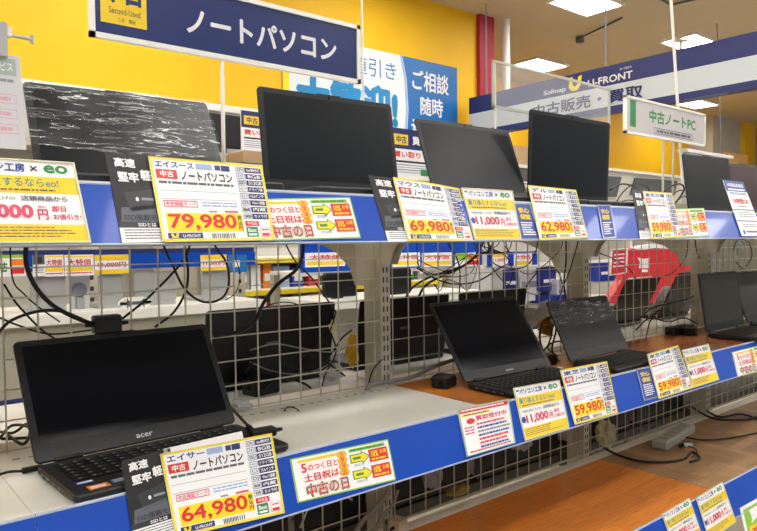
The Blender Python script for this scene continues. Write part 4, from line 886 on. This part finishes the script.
# middle shelf items
cab([(368, 388), (372, 372), (384, 358), (400, 354), (412, 360), (424, 352)], (PY-.01, PY+.02), .0017, 'thin black cable arching beside the first upright above the grey hose')
cab([(366, 391), (372, 384), (392, 381), (412, 377), (436, 366), (462, 357), (480, 350)], (PY-.03, PY-.02), .0055, 'thick grey hose lying from the first upright toward the black laptop', greyc, None, 'grey_hose')
for k, (px, lab) in enumerate((([(0, 436), (14, 440), (28, 434), (34, 440), (18, 446), (2, 450)], 'left of the large near laptop'), ([(0, 446), (12, 436), (30, 442), (24, 452), (8, 446)], 'second ring left of the large near laptop'))):
    P = [Vector((p.x, p.y, ZL+.008+.006*(i % 3)+k*.006)) for i, p in enumerate(atZ(x, y, ZL) for x, y in px)]; mb = MB(); mb.tube(P, .0028, rubber); tag(mb.build('coiled_cable', None, P[0]), 'coiled black cable on the white shelf, ' + lab, 'cable', 'coiled cables')
P = [atZ(x, y, ZL+.008) for x, y in ((-8, 477), (8, 472), (22, 471))]; mb = MB(); mb.tube(P, .0022, rubber); mb.box((P[-1].x, P[-1].y-.004, ZL+.004), (P[-1].x+.03, P[-1].y+.004, ZL+.012), rubber); tag(mb.build('charging_cable', None, P[0]), 'black charging cable plugged into the left side of the large near laptop', 'cable')
P = [Vector((.606, 1.20, ZL+.05)), Vector((.63, 1.165, ZL+.037)), Vector((.655, 1.12, ZL+.027))]; P[0] = atY(222, 398, 1.28)
mb = MB(); mb.tube([P[0], atY(236, 413, 1.21), atY(250, 428, 1.13)], .003, rubber); mb.cyl(atY(248, 427, 1.13), atY(258, 436, 1.10), .006, rubber)
tag(mb.build('adapter_cord', None, P[0]), 'black cord running down to the block at the right rear of the large near laptop', 'cable')
p = atZ(262, 437, ZL+.021); adapter((p.x, p.y, ZL+.021), .05, .022, .016, 'small black connector block on the right rear corner of the large near laptop', -5)
def crumple(p, s, label, m_, cat='bag', name='plastic_bag', sq=(1, 1, 1)):
    mb = MB(); vs = []; fs = []; nu, nv = 18, 10
    for j in range(nv+1):
        for i in range(nu):
            a, b = i/nu*6.283, j/nv*math.pi; d = Vector((math.cos(a)*math.sin(b), math.sin(a)*math.sin(b), math.cos(b)))
            r = 1+.45*noise.noise(d*2.1+Vector((s*99, 0, 0)))+.25*noise.noise(d*5)
            vs.append((p[0]+d.x*r*s*sq[0], p[1]+d.y*r*s*sq[1], p[2]+(d.z*r+.9)*s*sq[2]))
    for j in range(nv):
        for i in range(nu): fs.append((j*nu+i, j*nu+(i+1) % nu, (j+1)*nu+(i+1) % nu, (j+1)*nu+i))
    mb.add(vs, fs, m_, False); return tag(mb.build(name, None, p), label, cat)
poly = mat('cloudy_plastic', 'c9ccce', .3, alpha=.75)
p = atZ(243, 412, ZL); crumple((p.x, p.y+.01, ZL), .022, 'crumpled clear plastic scrap on the white shelf behind the large near laptop', poly, sq=(1.2, .7, .6), name='plastic_scrap')
P = [atZ(x, y, ZL+.003) for x, y in ((284, 411), (288, 407), (295, 408), (299, 411))]; mb = MB(); mb.tube(P, .0014, rubber); tag(mb.build('cable_tie', None, P[0]), 'tiny curled black tie lying on the white shelf', 'tie')
p = atZ(450, 388, ZL); adapter((p.x, p.y+.02, ZL), .06, .045, .028, 'lumpy black power adapter on orange wood left of the black laptop', 20)
P = [atZ(x, y, ZL+.006) for x, y in ((436, 386), (432, 378), (442, 374), (456, 378), (448, 386), (438, 380))]; mb = MB(); mb.tube(P, .003, rubber); tag(mb.build('coiled_cable', None, P[0]), 'black cable coiled round the adapter on orange wood', 'cable', 'coiled cables')
# between the two orange-wood laptops
p = atZ(552, 366, ZL); adapter((p.x, p.y+.03, ZL), .07, .05, .03, 'black power adapter on orange wood between the two laptops', -15)
for k, px in enumerate(([(548, 364), (540, 340), (543, 322), (552, 318), (556, 330), (552, 350), (560, 362)], [(540, 356), (550, 344), (562, 342), (572, 352), (566, 362), (552, 358)], [(538, 330), (546, 326), (552, 334), (548, 348), (558, 356)])):
    P = [atY(x, y, 1.24-.02*k) for x, y in px]; mb = MB(); mb.tube(P, .0028-.0004*k, rubber); tag(mb.build('tangled_cable', None, P[0]), 'tangled black cable between the two orange wood laptops, ' + ['tallest loop', 'lowest loop', 'inner loop'][k], 'cable', 'tangled cables between laptops')
P = [atY(x, y, 1.27) for x, y in ((541, 322), (548, 318), (554, 326), (552, 336), (544, 334))]; mb = MB(); mb.prism(P, (0, .012, 0), mat('yellow_tag', 'c9951a', .5)); tag(mb.build('yellow_tag', None, P[0]), 'yellow tag hanging between the two orange wood laptops', 'tag')
P = [atY(x, y, 1.29) for x, y in ((541, 302), (548, 300), (545, 318), (530, 330), (526, 328))]; mb = MB(); mb.prism(P, (0, .002, 0), wht); tag(mb.build('white_slip', None, P[0]), 'white paper slip behind the yellow tag', 'paper')
p = atZ(555, 370, ZL); crumple((p.x+.02, p.y, ZL), .008, 'small white label on the adapter between the laptops', wht, 'label', 'white_label', (1.6, 1, .4))
# yellow bags behind the mesh by the first upright
p = atY(355, 360, 1.43); crumple((p.x, 1.44, p.z-.01), .026, 'yellow folded bag behind the mesh beside the first upright', mat('yellow_bag', 'c9a012', .5), sq=(.7, .5, 1.5))
p = atY(332, 368, 1.43); crumple((p.x, 1.43, p.z-.03), .026, 'pale plastic wrapped plug behind the mesh left of the yellow bag', poly, sq=(1.3, .5, .8))
for k, (px, r) in enumerate((([(250, 350), (275, 344), (300, 348), (330, 352), (350, 346)], .002), ([(246, 372), (262, 352), (290, 346), (320, 358), (345, 376)], .0022), ([(255, 330), (268, 350), (290, 366), (316, 372), (336, 360)], .0018), ([(262, 390), (280, 378), (305, 384), (318, 396)], .003), ([(320, 398), (325, 375), (336, 352), (330, 330)], .002), ([(310, 356), (322, 362), (334, 350), (342, 338), (352, 330)], .0024), ([(250, 362), (272, 371), (300, 374), (326, 366), (336, 356)], .0015))):
    cab(px, 1.39+.004*k, r, 'tangled cable behind the mesh above the white shelf, ' + ['top strand', 'wide arch', 'long diagonal sag', 'lowest strand', 'upright strand by the yellow bag', 'short climbing strand', 'flat grey strand'][k], greyc if k in (0, 6) else rubber, 'cables behind the mesh above the white shelf')
p = atY(334, 325, 1.38); crumple((p.x, 1.385, p.z-.02), .011, 'white and yellow plug on the cable left of the first upright', mat('cream_plug', 'd8d2a0', .5), 'plug', 'cable_plug', (.8, .8, 1.4))
p = atY(258, 392, 1.42); adapter((p.x+.02, 1.44, ZL), .08, .06, .04, 'black adapter lying behind the mesh on the rear shelf left', 10)
# small adapters right bay
for k, (x, y, sx, lab) in enumerate(((648, 328, .07, 'black adapter behind the right mesh panel below the leaning lids'), (676, 328, .09, 'larger black adapter left of the olive grey screen'), (690, 331, .05, 'small black adapter touching the olive grey screened laptop'))):
    p = atZ(x, y+4, ZL); adapter((p.x, min(p.y, 1.26), ZL), sx, .045, .03, lab, 12*k-10)
for k, (px, r) in enumerate((([(640, 318), (652, 308), (668, 304), (684, 300), (694, 296)], .003), ([(636, 330), (650, 318), (668, 322), (684, 318), (698, 324)], .0026), ([(646, 338), (650, 322), (660, 310), (676, 314)], .0022), ([(742, 318), (748, 300), (757, 288)], .003), ([(738, 300), (748, 290), (760, 296)], .0022), ([(744, 330), (752, 316), (760, 306)], .003), ([(733, 250), (738, 240), (748, 242), (752, 256), (744, 268), (736, 262)], .0024))):
    cab(px, 1.30, r, 'black cable around the olive grey screen, ' + ['top left strand', 'middle left strand', 'lower left strand', 'long right strand', 'upper right strand', 'lower right strand', 'ring above the right edge'][k], grp='cables around the olive grey screen')
for k, (x, y) in enumerate(((694, 300), (744, 306), (752, 310), (742, 250), (750, 300))):
    p = atY(x, y, 1.36); crumple((p.x, 1.37, p.z-.02), .016 if k < 3 else .024, 'white plastic scrap hanging behind the mesh ' + ['left of the olive grey screen', 'right of the olive grey screen', 'near the right edge, lower', 'above the right edge laptop', 'near the right edge, upper'][k], poly, sq=(.8, .6, 1.3), name='plastic_scrap')
# bottom shelf items
p = atZ(674, 440, ZD); t_ = thing('power_strip', (p.x, p.y, ZD), 'pale grey power strip on the bottom shelf under the farther 59,980 yen card', 'power strip', None, math.radians(8))
a, b = atZ(650, 443, ZD), atZ(697, 428, ZD); Lx = (b-a).length
m = MB(); m.rbox((-.15, -.028, 0), (.15, .028, .03), .008, mat('pale_grey_plastic', 'a8a69c', .4), 2, .004); m.build('housing', t_)
m = MB()
for k in range(5): m.rbox((-.12+k*.05, -.012, .0295), (-.09+k*.05, .012, .0303), .004, mat('socket_grey', '8f8d84', .5), 2)
m.build('sockets', t_)
P = [atZ(x, y, ZD+.006) for x, y in ((604, 448), (618, 455), (640, 461), (665, 462), (684, 459), (692, 452), (700, 458), (690, 462))]; mb = MB(); mb.tube(P, .004, rubber); tag(mb.build('floor_cable', None, P[0]), 'black cable curving over the parquet bottom shelf', 'cable')
P = [atZ(x, y, ZD+.005) for x, y in ((692, 458), (697, 450), (688, 446), (684, 444))]; mb = MB(); mb.tube(P, .002, rubber); mb.cyl(P[-1], atZ(680, 446, ZD+.006), .007, rubber); mb.cyl(atZ(692, 445, ZD+.007), atZ(684, 445, ZD+.007), .008, whitec); tag(mb.build('white_tipped_plug', None, P[-1]), 'small black plug with white tip on the parquet board', 'plug')
P = [atZ(x, y, ZD+.006) for x, y in ((684, 437), (704, 440), (730, 438), (762, 432))]; mb = MB(); mb.tube(P, .003, rubber); tag(mb.build('floor_cable', None, P[0]), 'black cable running right from the power strip to the right edge', 'cable')
for k, px in enumerate(([(694, 400), (706, 410), (720, 417), (740, 414), (762, 420)], [(690, 406), (712, 418), (740, 420), (762, 416)])):
    P = [atZ(x, y, ZD+.006+.004*k) for x, y in px]; mb = MB(); mb.tube(P, .0045, rubber); tag(mb.build('floor_cable', None, P[0]), 'thick black cable along the back of the parquet shelf at right, ' + ['upper one', 'lower one'][k], 'cable')
p = atZ(398, 532, ZD); adapter((p.x, p.y, ZD), .04, .04, .035, 'beige cube plug on the bottom shelf beside the first upright', 15, mat('beige_plug', 'c4bba6', .5), None, 'cube_plug')
cab([(352, 540), (362, 522), (378, 506), (388, 492), (392, 470)], PY-.012, .0065, 'thick pale hose rising beside the first upright under the middle rail', greyc, None, 'pale_hose')
cab([(368, 548), (380, 520), (392, 506), (398, 490)], PY-.02, .004, 'thinner pale hose in front of the first upright under the middle rail', greyc, None, 'pale_hose')
p = atY(432, 470, 1.36); crumple((p.x, 1.36, p.z-.05), .042, 'grey white plastic bag behind the low mesh under the blank blue rail', mat('grey_bag', '8d9094', .4), sq=(.8, .5, 1.1))
p = atY(520, 440, 1.36); crumple((p.x, 1.36, p.z-.03), .045, 'pale plastic bag behind the low mesh under the left 11,000 yen card', mat('pale_bag', 'a8aaa8', .4), sq=(1.1, .5, .7))
p = atY(458, 492, 1.36); crumple((p.x, 1.36, ZD), .03, 'dull yellow bag on the rear bottom shelf behind the mesh', mat('dull_yellow_bag', 'a48a3c', .5), sq=(1.5, .6, .4))
p = atY(606, 440, 1.36); crumple((p.x, 1.36, p.z-.02), .05, 'cream tissue ball behind the mesh right of the second upright', mat('cream_tissue', 'c9bf94', .6), 'tissue', 'tissue_ball', sq=(1, .5, .9))
p = atY(655, 412, 1.46); t_ = thing('led_power_box', (p.x, 1.46, p.z-.03), 'black box with three small red lights behind the mesh above the pale power strip', 'power box')
m = MB(); m.rbox((-.12, 0, 0), (.12, .05, .06), .008, blackp, 1, .003); m.build('housing', t_); m = MB()
for k in range(4): m.box((-.06+k*.035, -.002, .035), (-.04+k*.035, 0, .045), mat('red_led', 'ff3a20', .4, emit=1.2))
m.build('red_light', t_)
cl = [[(300, 528), (312, 500), (330, 488), (352, 500)], [(292, 520), (306, 508), (322, 512), (340, 530)], [(420, 500), (440, 470), (452, 440), (470, 420)], [(404, 520), (430, 505), (460, 500), (482, 488)], [(478, 470), (488, 440), (500, 450), (512, 470), (520, 440)], [(522, 462), (536, 430), (548, 440), (560, 420)], [(596, 452), (606, 430), (618, 420), (634, 428)], [(600, 420), (616, 436), (640, 424), (660, 428)], [(676, 400), (690, 412), (700, 404), (712, 410)], [(430, 470), (444, 484), (470, 474), (490, 480)], [(598, 436), (612, 450), (626, 440), (610, 428)], [(530, 470), (545, 455), (556, 440), (570, 450)]]
for k, px in enumerate(cl):
    w_ = ['leftmost, under the campaign card', 'lower left, under the campaign card', 'right of the first upright', 'sagging pair, upper, by the grey bag', 'below the notice card', 'below the left 11,000 yen card', 'right of the second upright, rising', 'right of the second upright, crossing', 'left of the third upright', 'below the grey bag', 'small ring right of the second upright', 'left of the second upright']
    cab(px, 1.40+.003*k, .0025 if k % 3 else .0035, 'cable behind the low mesh, ' + w_[k], whitec if k in (0, 3, 9) else rubber, 'cables behind the low mesh')
# ================================================================== light and world
w = bpy.data.worlds.new('world'); bpy.context.scene.world = w; w.use_nodes = True
bg = w.node_tree.nodes['Background']; bg.inputs[0].default_value = (.93, .97, 1, 1); bg.inputs[1].default_value = .4
sc = bpy.context.scene; sc.view_settings.view_transform = 'Standard'; sc.view_settings.look = 'None'; sc.view_settings.gamma = 1; sc.view_settings.use_curve_mapping = False
sc.view_settings.exposure = 0
sc.cycles.use_denoising = True
sc.cycles.max_bounces = 6
